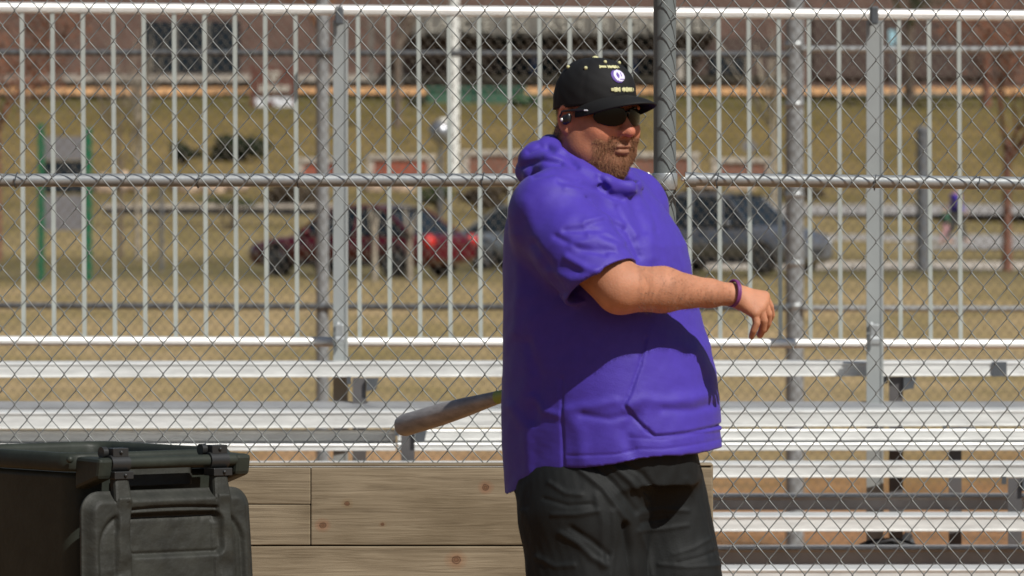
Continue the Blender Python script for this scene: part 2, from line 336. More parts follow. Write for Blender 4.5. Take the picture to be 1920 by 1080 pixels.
# guard rail
DG = 24.9
def prail(y0, y1, r, nm, D=DG, px0=-420, px1=2420, m=None): return MB().tube([PB(px0, y0, y1, D), PB(px1, y0, y1, D)], r, 18).build(nm, m or M['alu_rail'], bl)
prail(14, 29, .0205, 'top_rail'); prail(639, 645, .0185, 'bottom_rail')
k = -7
while True:
    px = 44.5+57.15*k+0.0; px = px*(1-.0000045*px) if px > 0 else px
    if px > 1812: break
    px += 3.5 if 640 < px < 1250 else 0
    if abs(px-627) > 13 and abs(px-1636) > 8:
        a = PB(px-3.5, 17, 32, DG); c = PB(px, 636, 642, DG)
        bm_ = MB(); w_ = .0077; bm_.add([a+Vector((-w_, -w_, 0)), a+Vector((w_, -w_, 0)), a+Vector((w_, w_, 0)), a+Vector((-w_, w_, 0)), c+Vector((-w_, -w_, 0)), c+Vector((w_, -w_, 0)), c+Vector((w_, w_, 0)), c+Vector((-w_, w_, 0))], [(0,1,2,3),(7,6,5,4),(0,4,5,1),(1,5,6,2),(2,6,7,3),(3,7,4,0)])
        bm_.box((c.x-.011, c.y-.006, c.z-.002), (c.x+.011, c.y+.006, c.z+.006)); bm_.build('picket', M['picket'], bl)
    k += 1
def angle_leg(px0, px1, pyt, pyb, D, m, flange=5, side=1, nm='upright'):
    a = P(px0, pyb, D); c = P(px1, pyt, D); mb = MB(); f = flange*D/F_PX
    mb.box((a.x, D, a.z), (c.x, D+.006, c.z))
    if side > 0: mb.box((c.x-.006, D+.0065, a.z), (c.x, D+.06, c.z)); mb.box((c.x-f, D-.004, a.z), (c.x, D-.0005, c.z))
    else: mb.box((a.x, D+.0065, a.z), (a.x+.006, D+.06, c.z)); mb.box((a.x, D-.004, a.z), (a.x+f, D-.0005, c.z))
    return mb.build(nm, m, bl, bevel=.001)
for (x0, x1, sd) in ((624.5, 652, 1), (1624.5, 1656.5, 1)):
    angle_leg(x0, x1, 38, 1330, 25.0, M['upright'], side=sd)
    # bolted clamps holding the rails
    for py in (44, 608):
        c = P(x0+9, py, 24.985); b_ = MB(); b_.ball(c, (.009, .006, .009), 6); b_.tube([c+Vector((0, 0, 0)), c+Vector((0, .03, 0))], .005, 8); b_.build('bolt', M['galv_dark'] if py == 44 else M['galv'], bl)
    c = P(x0+12, 24, 24.985); MB().box((c.x-.014, DG-.026, c.z-.045), (c.x+.016, DG+.075, c.z+.022)).build('bracket', M['galv_dark'], bl, bevel=.006)
    c = P(x0+14, 637, 24.985); e = MB(); e.tube([c+Vector((-.016, -.08, 0)), c+Vector((.016, -.08, 0))], .0225, 16); e.box((c.x-.018, DG-.01, c.z), (c.x+.014, DG+.075, c.z+.06)); e.build('bracket', M['galv'], bl, bevel=.004)
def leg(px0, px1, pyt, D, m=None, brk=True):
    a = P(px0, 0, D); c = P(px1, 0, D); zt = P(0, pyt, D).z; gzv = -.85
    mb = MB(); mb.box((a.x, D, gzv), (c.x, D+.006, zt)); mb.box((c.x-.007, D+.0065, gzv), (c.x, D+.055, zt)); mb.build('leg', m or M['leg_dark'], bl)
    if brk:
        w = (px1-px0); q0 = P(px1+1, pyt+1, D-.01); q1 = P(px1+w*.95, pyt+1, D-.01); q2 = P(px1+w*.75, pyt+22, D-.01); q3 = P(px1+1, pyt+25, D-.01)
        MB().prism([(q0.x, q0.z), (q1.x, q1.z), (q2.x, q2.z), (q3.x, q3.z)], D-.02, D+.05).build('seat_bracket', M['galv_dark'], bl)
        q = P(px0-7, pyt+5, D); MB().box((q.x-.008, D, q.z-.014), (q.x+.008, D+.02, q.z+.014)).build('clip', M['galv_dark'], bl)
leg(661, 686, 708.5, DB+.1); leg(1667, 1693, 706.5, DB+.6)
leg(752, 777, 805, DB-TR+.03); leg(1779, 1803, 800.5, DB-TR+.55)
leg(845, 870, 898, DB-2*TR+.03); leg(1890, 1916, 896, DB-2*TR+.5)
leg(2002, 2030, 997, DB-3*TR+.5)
# sloping cross braces under the rows
for (x0, y0, x1, y1, D) in ((1640, 1120, 1705, 1000, 24.6), (1745, 1120, 1700, 1000, 24.62)):
    MB().tube([P(x0, y0, D), P(x1, y1, D)], .016, 8).build('brace', M['galv_dark'], bl)
for (x0, x1, D) in ((1624, 2002, 0),):
    a = P(1640, 1180, 25.05); c = P(2030, 1240, 22.8)
    MB().tube([a, c], .02, 8).build('brace', M['galv_dark'], bl)
# dark box laid on as a shadow patch, top seat, at the right
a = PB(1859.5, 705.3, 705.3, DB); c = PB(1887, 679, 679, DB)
MB().box((a.x, a.y-.009, a.z-.001), (c.x, c.y+.02, c.z+.001)).build('seat_shade_patch', M['galv_dark'], bl)
# black bag lying under the seats
bg_ = thing('bag', 'black bag lying under the bleacher rows at the lower right', 'bag', P(1670, 1045, 24.2))
bb = MB(); c = P(1664, 1038, 24.2); bb.ball(c, (.13, .09, .058), 10); bb.ball(c+Vector((-.06, 0, -.01)), (.12, .08, .04), 10); bb.build('body', mat('bag_black', (.012, .012, .012), .8), bg_)
MB().tube([P(1612, 1032, 24.1), P(1640, 1018, 24.08), P(1672, 1012, 24.08), P(1712, 1026, 24.1)], .006, 6).build('strap', M['black_metal'], bg_)
# the ground plate the bag rests on
a = P(1560, 1052, 24.0); MB().box((a.x, 24.0, a.z-.01), (a.x+.45, 24.4, a.z)).build('shelf', M['alu'], bl)

# ---------------------------------------------------------------- far fence behind the bleachers
D2 = 43.0
f2 = thing('chain_link_fence', 'tall blurred chain link fence with two thick gray posts behind the bleachers', 'fence', P(1490, 1022, D2))
chain_mesh('wire_mesh', M['wire_far'], f2, -330, 1490, -.83, 3.4, D2, .0652, .0799, .0019, seg=4)
chain_mesh('wire_mesh', M['wire_far'], f2, 1490, 2250, -.83, 3.4, D2, .0652, .0799, .0019, seg=4)
for (x0, x1, m) in ((592, 616, 'galv_far'), (1474, 1508, 'galv_far'), (-305, -282, 'galv_far'), (2360, 2390, 'galv_far')):
    a = P(x0, 0, D2); c = P(x1, 0, D2); r = (c.x-a.x)/2; o = MB().tube([(a.x+r, D2+r+.02, -.87), (a.x+r, D2+r+.02, 3.6)], r, 16).build('post', M[m], f2)
    if x1-x0 > 30 and x0 < 2000:
        for py in (84, 196, 366, 495, 575):
            z = P(0, py, D2).z; MB().lathe([(r+.002, z-.02), (r+.005, z-.018), (r+.005, z+.018), (r+.002, z+.02)], Matrix.Translation((a.x+r, D2+r+.02, 0)), 16).build('clamp_band', M['galv'], f2)
def r2_(px0, px1, py, r, m): rail(P(px0, py, D2+.02), P(px1, py+(px1-px0)*.003, D2+.02), r, m, 'rail', f2, 12)
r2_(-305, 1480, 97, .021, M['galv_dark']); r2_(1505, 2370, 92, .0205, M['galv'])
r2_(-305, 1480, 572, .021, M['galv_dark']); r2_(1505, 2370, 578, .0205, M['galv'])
# ---------------------------------------------------------------- wheeled bin with its lid flipped open
aB = R(38); BC = P(283, 0, 16.0)
BM = Matrix.Translation((BC.x, 16.0, 0)) @ Matrix(((math.cos(aB), math.sin(aB), 0, 0), (math.sin(aB), -math.cos(aB), 0, 0), (0, 0, 1, 0), (0, 0, 0, 1)))
M['bin'] = mat('bin_plastic', (.028, .033, .026), .5, var=.3, scale=9, bump=.08, bscale=70, spec=.22)
M['bin_dusty'] = mat('bin_dusty', (.028, .029, .0235), .62, var=.38, scale=14, bump=.3, bscale=38, spec=.3)
M['bin_dark'] = mat('bin_dark', (.02, .021, .021), .42, var=.2, scale=12)
bn = thing('wheeled_bin', 'dark green wheeled trash bin with its lid flipped open beside the wooden wall', 'trash bin', (BC.x-.15, 16.2, 0))
def bX(px): return ((px-325)/781.0)/math.cos(aB)+.0
hx0 = 0.0   # lateral offset of the handle group along the rear face
b_ = MB()
def ring(hw, y0, y1, z, r=.05, n=5):
    pts = []
    for (cx, cy, a0) in ((hw-r, y1-r, 0), (-hw+r, y1-r, 90), (-hw+r, y0+r, 180), (hw-r, y0+r, 270)):
        for k in range(n+1): a = R(a0+90*k/n); pts.append(Vector((cx+r*math.cos(a), cy+r*math.sin(a), z)))
    return pts
def loft(mb, rings, M4=None, close=True, smooth=True):
    n = len(rings[0]); vs = [M4 @ p if M4 else p for r_ in rings for p in r_]
    fs = [(i*n+k, i*n+(k+1) % n, (i+1)*n+(k+1) % n, (i+1)*n+k) for i in range(len(rings)-1) for k in range(n)]
    mb.add(vs, fs, smooth)
    return mb
loft(b_, [ring(.19, -.44, -.05, .08), ring(.195, -.46, -.04, .12), ring(.225, -.53, -.004, .89), ring(.226, -.53, -.004, .905), ring(.205, -.51, -.02, .905), ring(.18, -.45, -.05, .13), ring(.02, -.25, -.22, .13, .01)], BM)
b_.build('body', M['bin'], bn)
b_ = MB(); loft(b_, [ring(.226, -.532, -.002, .907), ring(.243, -.55, .014, .909), ring(.246, -.553, .017, .917), ring(.246, -.553, .017, .943), ring(.240, -.547, .012, .952), ring(.215, -.52, -.012, .952), ring(.208, -.514, -.018, .94), ring(.208, -.514, -.018, .91)], BM)
b_.build('rim', M['bin'], bn)
MB().ball(BM @ Vector((-.243, .012, .938)), .009, 6).build('rim_lug', M['bin'], bn)
hb = MB(); hb.tube([BM @ Vector((-.21+hx0, .088, .929)), BM @ Vector((.21+hx0, .088, .929))], .0148, 16); hb.build('handle', M['bin'], bn)
for s in (-1, 1):
    e = MB(); x0, x1 = sorted((s*.178+hx0, s*.222+hx0))
    e.add([BM @ Vector(p) for p in [(x0,.0,.865),(x1,.0,.865),(x1,.0,.945),(x0,.0,.945),(x0,.098,.893),(x1,.098,.893),(x1,.106,.942),(x0,.106,.942)]], [(0,1,2,3),(7,6,5,4),(0,4,5,1),(1,5,6,2),(2,6,7,3),(3,7,4,0)])
    e.build('handle_bracket', M['bin'], bn, bevel=.009)
hs = (hx0-.158, hx0+.13)
for x in hs:
    e = MB(); e.tube([BM @ Vector((x-.026, .088, .929)), BM @ Vector((x+.026, .088, .929))], .0205, 18)
    e.box((x-.02, .07, .945), (x+.024, .1, .966), BM); e.box((x-.028, .075, .893), (x+.026, .118, .911), BM)
    e.tube([BM @ Vector((x-.034, .068, .955)), BM @ Vector((x-.02, .068, .955))], .014, 12)
    e.ball(BM @ Vector((x+.002, .101, .956)), .005, 5); e.ball(BM @ Vector((x+.002, .119, .902)), .005, 5); e.build('hinge', M['bin_dark'], bn, bevel=.003)
# lid hanging down behind, a moulded panel
def ss(a, b, x): t_ = np.clip((x-a)/(b-a), 0, 1); return t_*t_*(3-2*t_)
def rrect(X, Z, cx, cz, hw, hh, r):
    dx = np.abs(X-cx)-hw+r; dz = np.abs(Z-cz)-hh+r
    return np.hypot(np.maximum(dx, 0), np.maximum(dz, 0))+np.minimum(np.maximum(dx, dz), 0)-r
NX, NZ = 170, 210; RC = .05
uu, vv_ = np.meshgrid(np.linspace(-1, 1, NX), np.linspace(0, 1, NZ), indexing='ij')
Zg = .865-.605*(1-vv_); rr_ = np.clip((RC-(.865-Zg))/RC, 0, 1); half = .243-RC*(1-np.sqrt(1-rr_**2*.999))
Xg = uu*half*(1+(.86-Zg)*.12); Xs = Xg/(1+(.86-Zg)*.12)
d_out = rrect(Xs, Zg, 0, .56, .243, .305, RC)
H = .024*ss(.0, .03, -d_out)
d_in = rrect(Xs, Zg, .0, .50, .20, .305, .07)
H += -.010*np.exp(-(d_in/.007)**2)-.006*ss(.0, .012, -d_in)
d_in2 = rrect(Xs, Zg, .01, .46, .175, .33, .03); H += .006*ss(0, .01, -d_in2)*(np.abs(Xs) > .12)
for x in hs:
    xx = x-hx0+.022; rib = (1-ss(.014, .024, np.abs(Xs-xx)))*ss(.0, .02, -d_out); H = H*(1-rib)+rib*(.031-.008*ss(.0, .4, .86-Zg)+.002*np.sin(Zg*90))
d_pan = rrect(Xs, Zg, .012, .757, .128, .046, .016)
H += -.010*np.exp(-(d_pan/.005)**2)-.010*(1-ss(-.006, .002, d_pan))
H -= .009*np.exp(-((Zg-.822+.25*Xs**2)/.0045)**2)*(np.abs(Xs-.01) < .125)
H += .004*np.exp(-((Zg-.845)/.012)**2)*(np.abs(Xs) < .13)
rs = np.random.RandomState(3)
for _ in range(90):
    cx, cz, s_, a_ = rs.uniform(-.24, .24), rs.uniform(.45, .86), rs.uniform(.006, .028), rs.uniform(-.0022, .0022)
    H += a_*np.exp(-((Xg-cx)**2+(Zg-cz)**2)/s_**2)
mb = MB(); vs = [BM @ Vector((Xg[i, j]-.026, .096+H[i, j]+(.86-Zg[i, j])*.06, Zg[i, j])) for i in range(NX) for j in range(NZ)]
fs = [(i*NZ+j, (i+1)*NZ+j, (i+1)*NZ+j+1, i*NZ+j+1) for i in range(NX-1) for j in range(NZ-1)]
mb.add(vs, fs, True); lid = mb.build('lid', M['bin_dusty'], bn, recalc=False)
sd_ = lid.modifiers.new('s', 'SOLIDIFY'); sd_.thickness = .008; sd_.offset = -1
for x in hs:
    e = MB(); x2 = x-.004
    e.add([BM @ Vector(p) for p in [(x2-.02,.085,.90),(x2+.02,.085,.90),(x2+.026,.10,.835),(x2-.026,.10,.835),(x2-.02,.112,.90),(x2+.02,.112,.90),(x2+.026,.126,.835),(x2-.026,.126,.835)]], [(0,1,2,3),(7,6,5,4),(0,4,5,1),(1,5,6,2),(2,6,7,3),(3,7,4,0)])
    e.build('lid_arm', M['bin_dusty'], bn, bevel=.008)
e = MB(); e.add([BM @ Vector(p) for p in [(-.118+hx0,.03,.872),(.10+hx0,.03,.872),(.10+hx0,.03,.918),(-.118+hx0,.03,.918),(-.10+hx0,.045,.87),(.085+hx0,.045,.87),(.085+hx0,.036,.916),(-.10+hx0,.036,.916)]], [(0,1,2,3),(7,6,5,4),(0,4,5,1),(1,5,6,2),(2,6,7,3),(3,7,4,0)])
e.build('grip_plate', M['bin_dusty'], bn, bevel=.006)
for s in (-1, 1):
    c = BM @ Vector((s*.2, -.04, .1)); d = (BM.to_3x3() @ Vector((1, 0, 0)))
    w = MB(); w.tube([c-d*.02, c+d*.02], .1, 24); w.tube([c-d*.03, c+d*.03], .03, 12); w.build('wheel', M['black_metal'], bn, bevel=.01)

# ---------------------------------------------------------------- cars
M['glass'] = mat('glass_dark', (.015, .02, .022), .08, spec=.8)
M['tyre'] = mat('tyre', (.02, .02, .021), .85)
M['rimm'] = mat('wheel_rim', (.10, .105, .11), .4, .6)
M['lamp_red'] = mat('lamp_red', (.50, .02, .012), .4)
M['lamp_white'] = mat('lamp_white', (.85, .85, .82), .12)
def car(label, pxc, py_ground, D, L, Hh, facing, col, suv=False, cat='car', metal=.3, yaw=0):
    mt = mat('paint', col, .28, metal, coat=.6, var=.08, scale=2)
    g = P(pxc, py_ground, D); root = thing('parked_car', label, cat, g, 'cars parked on the far side of the fences'); W_ = .92
    X = Matrix.Translation(g) @ Matrix.Rotation(R(yaw), 4, 'Z') @ Matrix.Diagonal((facing, 1, 1, 1))
    h = Hh; belt = h*(.63 if suv else .62); hood = h*(.60 if suv else .56)
    # side outline: (x, bottom, top, half width); x forward
    st = [(-.5*L, .38, belt*.80, .72), (-.485*L, .30, belt*.93, .82), (-.44*L, .22, belt*.985, .89), (-.3*L, .2, belt, W_), (-.05*L, .2, belt, W_), (.18*L, .2, belt*.99, W_), (.26*L, .2, hood*1.03, W_), (.38*L, .2, hood*.96, .9), (.455*L, .2, hood*.86, .86), (.485*L, .25, hood*.76, .78), (.5*L, .34, hood*.62, .66)]
    rings = []
    for (x, zb, zt, hw) in st:
        r_ = []; n = 20
        for k in range(n):
            a = 2*math.pi*k/n; c, s = math.cos(a), math.sin(a); e = .38
            r_.append(Vector((x, hw*math.copysign(abs(c)**e, c), (zb+zt)/2+(zt-zb)/2*math.copysign(abs(s)**.5, s))))
        rings.append(r_)
    mb = MB(); loft(mb, rings, X); n = 20
    mb.add([X @ p for p in rings[0]], [tuple(range(n))]); mb.add([X @ p for p in rings[-1]], [tuple(range(n))])
    body = mb.build('body', mt, root)
    if suv: gh = [(-.485*L, .0), (-.44*L, .93), (-.36*L, 1), (.0, 1), (.10*L, .97), (.24*L, .0)]
    else: gh = [(-.40*L, .0), (-.24*L, .9), (-.15*L, 1), (.0, 1), (.06*L, .94), (.22*L, .0)]
    rr = []
    for (x, f) in gh:
        zt = belt-.03+(h-.03-belt+.03)*f; hb_ = .86; ht = .86-.2*f
        rr.append([Vector((x, hb_, belt-.05)), Vector((x, ht, zt)), Vector((x, -ht, zt)), Vector((x, -hb_, belt-.05))])
    mb = MB(); loft(mb, rr, X, smooth=False); mb.build('window', M['glass'], root)
    mb = MB(); tp = []
    for (x, f) in gh[1:5]:
        zt = belt+(h-belt)*f-.0; ht = .86-.2*f+.012
        tp.append([Vector((x*1.01, ht, zt)), Vector((x*1.01, ht*.7, zt+.025)), Vector((x*1.01, -ht*.7, zt+.025)), Vector((x*1.01, -ht, zt)), Vector((x*1.01, -ht, zt-.05)), Vector((x*1.01, ht, zt-.05))])
    loft(mb, tp, X); mb.build('roof', mt, root)
    for s in (-1, 1):
        mb = MB()
        for (xa, fa, xb, fb, w) in ((gh[0][0], 0, gh[1][0], gh[1][1], .07), (gh[5][0], 0, gh[4][0], gh[4][1], .05), (-.1*L, 0, -.1*L, 1, .07), (.09*L if suv else .07*L, 0, .07*L if suv else .05*L, .96, .04)):
            za = belt-.04; zb = belt-.03+(h-belt)*fb
            MB().tube([X @ Vector((xa, s*(.872), za)), X @ Vector((xb, s*(.872-.2*fb), zb))], w*.5, 6).build('pillar', mt, root)
    for x in (-.31*L, .315*L):
        for s in (-1, 1):
            c = Vector((x, s*.80, .33)); w = MB()
            w.tube([X @ (c+Vector((0, -.11, 0))), X @ (c+Vector((0, .11, 0)))], .335, 28); wh = w.build('wheel', M['tyre'], root, bevel=.03)
            w = MB(); o_ = s*.125
            w.tube([X @ (c+Vector((0, o_*.9, 0))), X @ (c+Vector((0, o_, 0)))], .07, 12)
            for k in range(7):
                a = k*2*math.pi/7; w.tube([X @ (c+Vector((0, o_, 0))), X @ (c+Vector((.21*math.cos(a), o_, .21*math.sin(a))))], .022, 5)
            w.tube([X @ (c+Vector((.215*math.cos(a), o_, .215*math.sin(a)))) for a in [j*math.pi/10 for j in range(21)]], .02, 6); w.build('rim', M['rimm'], wh)
            a_ = MB(); a_.tube([X @ (c+Vector((.37*math.cos(t_), s*.105, .37*math.sin(t_)))) for t_ in [math.pi*j/12 for j in range(13)]], .03, 6); a_.build('wheel_arch', M['tyre'], root)
    for s in (-1, 1):
        MB().ball((0, 0, 0), (.16, .10, .08), 6).build('headlight', M['lamp_white'], root).data.transform(X @ Matrix.Translation((.458*L, s*.68, hood*.70)))
        MB().ball((0, 0, 0), (.12, .17, .17), 6).build('taillight', M['lamp_red'], root).data.transform(X @ Matrix.Translation((-.478*L, s*.72, belt*.80)))
        MB().ball((0, 0, 0), (.07, .11, .07), 6).build('side_mirror', mt, root).data.transform(X @ Matrix.Translation((.14*L, s*.98, belt+.02)))
        for x in (.0, -.2*L): MB().box((x-.1, s*.925-.012, belt*.86), (x+.1, s*.925+.012, belt*.86+.03), X).build('door_handle', mt, root)
        MB().box((-.22*L, s*.915-.02, .22), (.22*L, s*.915+.02, .33), X).build('sill', M['tyre'], root)
    MB().box((.47*L, -.3, .40), (.502*L, .3, .55), X).build('grille', M['tyre'], root)
    return root
car('dark red sedan pointing away to the left with bright red tail lamps', 677, 517, 143, 5.15, 1.5, -1, (.12, .008, .014), yaw=-38)
car('pale gray sedan mostly hidden behind the man at the tail of the red car', 1040, 506, 152, 4.6, 1.5, 1, (.20, .225, .25), yaw=-20)
car('dark gray sport utility car facing right between the man and the thick far post', 1364, 512, 143, 4.5, 1.68, 1, (.17, .18, .20), suv=True, metal=.5, yaw=-35)

# ---------------------------------------------------------------- far objects
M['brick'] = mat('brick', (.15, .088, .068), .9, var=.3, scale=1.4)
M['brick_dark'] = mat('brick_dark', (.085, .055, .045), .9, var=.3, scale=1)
M['bglass'] = mat('building_glass', (.012, .018, .024), .6, spec=.15)
M['bluedoor'] = mat('blue_door', (.02, .06, .18), .5)
M['canopy'] = mat('canopy_gray', (.16, .15, .13), .8, var=.2, scale=1)
M['letter'] = mat('letter_pale', (.55, .52, .44), .7)
M['cream'] = mat('cream_stone', (.45, .40, .34), .9, var=.2, scale=1)
bd = thing('school_building', 'long low brown brick school building with dark windows and pale lettering across the top', 'building', P(960, 150, 352))
DBD = 352.0
def bx(px0, py0, px1, py1, D, th, m, nm, par=bd, bevel=0):
    a = P(px0, py1, D); c = P(px1, py0, D); return MB().box((a.x, D, a.z), (c.x, D+th, c.z)).build(nm, m, par, bevel=bevel)
bx(-700, -120, 2600, 170, DBD, 14, M['brick'], 'wall')
bx(270, 40, 450, 136, DBD-.12, .11, M['bglass'], 'window')
for px in (330, 390): bx(px-3, 40, px+3, 136, DBD-.2, .07, M['canopy'], 'mullion')
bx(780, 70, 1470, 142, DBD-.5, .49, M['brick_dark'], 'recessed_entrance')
bx(775, 28, 1345, 66, DBD-3, 2.9, M['canopy'], 'canopy')
for (x0, x1) in ((930, 1050), (1140, 1225), (1330, 1400)): bx(x0, 98, x1, 140, DBD-.62, .1, M['bglass'], 'window')
for (x0, x1) in ((995, 1010), (1180, 1196)): bx(x0, 100, x1, 141, DBD-.75, .1, M['bluedoor'], 'door')
for (x0, x1) in ((1000, 1030), (1150, 1170), (1195, 1220), (925, 985)): bx(x0, 68, x1, 84, DBD-.62, .1, M['bglass'], 'window')
for x in (748, 695): bx(x-4, 30, x+5, 160, DBD-3, .4, M['canopy'], 'column')
bx(1270, 95, 1282, 150, DBD-3, .3, M['cream'], 'column')
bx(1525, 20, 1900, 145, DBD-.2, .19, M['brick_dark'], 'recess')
bx(-300, 140, 1480, 152, DBD-.3, .28, M['cream'], 'plinth')
# pale letters on the canopy fascia (only partly legible in the photograph)
let = bpy.data.curves.new('canopy_letters', 'FONT'); let.body = 'LA C E  SE  ASH M ION  A LL'; let.size = .95; let.extrude = .06; let.space_character = 1.12
lo = bpy.data.objects.new('canopy_letters', let); COL.objects.link(lo); lo.rotation_euler = (R(90), 0, 0)
q = P(800, 58, DBD-3.1); lo.location = q
dg = bpy.context.evaluated_depsgraph_get(); me = bpy.data.meshes.new_from_object(lo.evaluated_get(dg)); me.transform(lo.matrix_world if False else Matrix.Translation(q) @ Matrix.Rotation(R(90), 4, 'X'))
wtxt = max(v.co.x for v in me.vertices)-q.x; sc_ = (535*DBD/F_PX)/wtxt
me.transform(Matrix.Translation(q) @ Matrix.Diagonal((sc_, 1, 1, 1)) @ Matrix.Translation(-q))
bpy.data.objects.remove(lo); lo = bpy.data.objects.new('lettering', me); COL.objects.link(lo); me.materials.clear(); me.materials.append(M['letter']); put(lo, bd)

def ground_pt(px, D): q = P(px, 0, D); return Vector((q.x, D, gz(D)))
# white pole
fp = thing('white_pole', 'tall white pole with a dark band rising beyond the fences', 'pole', ground_pt(851, 257))
q = ground_pt(851, 257); z1 = 10.5
M['white'] = mat('white_paint', (.78, .78, .74), .5, var=.1, scale=4)
zb = P(0, 96, 257).z
MB().tube([(q.x, 257, q.z-.1), (q.x, 257, zb-.07)], .20, 16).build('lower_shaft', M['white'], fp)
MB().tube([(q.x, 257, zb+.07), (q.x, 257, z1)], .19, 16).build('upper_shaft', M['white'], fp)
MB().tube([(q.x, 257, zb-.07), (q.x, 257, zb+.07)], .205, 16).build('band', M['galv_dark'], fp)
# brown notice sign
M['signbrown'] = mat('sign_brown', (.13, .045, .03), .7, var=.2, scale=3)
M['signwhite'] = mat('sign_white', (.75, .76, .80), .5, var=.15, scale=2)
Ds = 318
sg = thing('notice_sign', 'brown roadside sign with pale lettering above a white panel on the grass slope', 'sign', ground_pt(513, Ds))
for px in (474, 552): a = P(px, 0, Ds); MB().box((a.x-.12, Ds-.1, gz(Ds)), (a.x+.12, Ds+.1, P(0, 122, Ds).z)).build('post', M['signbrown'], sg)
bx(478, 126, 549, 178, Ds-.12, .12, M['signbrown'], 'upper_panel', sg); bx(479, 183, 549, 219, Ds-.12, .12, M['signwhite'], 'lower_panel', sg)
lt = MB()
for (x, y, w, h) in ((500, 134, 26, 5), (507, 143, 14, 8), (486, 160, 8, 11), (497, 159, 10, 12), (510, 160, 10, 12), (523, 160, 8, 11), (534, 161, 8, 10)):
    a = P(x, y+h, Ds-.16); c = P(x+w, y, Ds-.16); lt.box((a.x, Ds-.16, a.z), (c.x, Ds-.13, c.z))
lt.build('lettering', M['letter'], sg)
lt = MB()
for (x, y, w, h) in ((500, 189, 14, 10), (488, 203, 8, 5), (536, 202, 8, 8)):
    a = P(x, y+h, Ds-.16); c = P(x+w, y, Ds-.16); lt.box((a.x, Ds-.16, a.z), (c.x, Ds-.13, c.z))
lt.build('lettering', M['signbrown'], sg)
# green kiosk
M['green'] = mat('kiosk_green', (.01, .12, .055), .45, var=.2, scale=4)
M['kgrey'] = mat('kiosk_gray', (.17, .165, .175), .7, var=.12, scale=5)
Dk = 138; kk = thing('notice_board', 'notice board with tall green posts and gray panels at the left edge', 'notice board', ground_pt(120, Dk))
for (x0, x1, y0) in ((70, 83, 232), (157, 172, 240)):
    a = P(x0, 0, Dk); c = P(x1, 0, Dk); MB().box((a.x, Dk, gz(Dk)), (c.x, Dk+.14, P(0, y0, Dk).z)).build('post', M['green'], kk, bevel=.01)
bx(84, 256, 156, 300, Dk+.04, .06, M['kgrey'], 'panel', kk); bx(84, 302, 156, 362, Dk+.03, .08, M['bglass'], 'display_case', kk); bx(84, 366, 156, 432, Dk+.04, .06, M['kgrey'], 'panel', kk)
# gray posts, a thin pole, a diamond sign
def simple_post(px0, px1, py0, D, m, nm, label, cat, capf=True):
    a = P(px0, 0, D); c = P(px1, 0, D); r = (c.x-a.x)/2; t_ = thing(nm, label, cat, ground_pt((px0+px1)/2, D)); zt = P(0, py0, D).z
    MB().tube([(a.x+r, D, gz(D)-.1), (a.x+r, D, zt)], r, 14).build('shaft', m, t_)
    MB().ball((a.x+r, D, zt), (r*1.15, r*1.15, r*.9), 6).build('cap', m, t_); return t_
M['pgrey'] = mat('post_gray', (.12, .125, .135), .7, var=.15, scale=3)
simple_post(1718, 1742, 246, 150, M['pgrey'], 'gray_pillar', 'wide gray round topped pillar standing on the lawn at the right', 'pillar')
simple_post(299, 306, 312, 150, M['pgrey'], 'thin_post', 'thin gray post with a cap left of the red car', 'post')
dsn = simple_post(1403, 1408, 258, 200, M['pgrey'], 'diamond_sign', 'small pale gray diamond road sign seen edge on above the dark gray car', 'sign')
c = P(1405, 274, 199.8); dd = .26
MB().prism([(c.x-dd, c.z), (c.x, c.z-dd), (c.x+dd, c.z), (c.x, c.z+dd)], 199.75, 199.8).build('panel', M['kgrey'], dsn)
# shiny round lamp head beside the white pole
lp = thing('globe_lamp', 'silver dome lamp on a thin stem just left of the white pole', 'lamp', ground_pt(822, 205))
q = P(826, 248, 205); MB().ball(q, (.36, .36, .38), 12).build('globe', mat('globe', (.30, .31, .33), .3, .7), lp)
MB().tube([(q.x, 205, gz(205)), (q.x, 205, q.z-.3)], .06, 10).build('stem', M['pgrey'], lp)
MB().lathe([(.01, q.z+.44), (.2, q.z+.40), (.22, q.z+.3), (.16, q.z+.26)], Matrix.Translation((q.x+.12, 204.95, 0)), 14).build('cap', M['white'], lp)
# green utility box
ub = thing('utility_box', 'wide dark green utility box on the lawn below the school building', 'utility box', ground_pt(890, 322))
bx(800, 168, 985, 206, 322, 2.2, mat('ubox', (.045, .13, .08), .6, var=.2, scale=1), 'cabinet', ub, bevel=.1)
bx(796, 163, 989, 169, 321.9, 2.4, mat('ubox_lid', (.05, .14, .09), .6), 'lid', ub, bevel=.05)
bx(888, 174, 891, 204, 321.95, .04, M['bglass'], 'door_gap', ub)
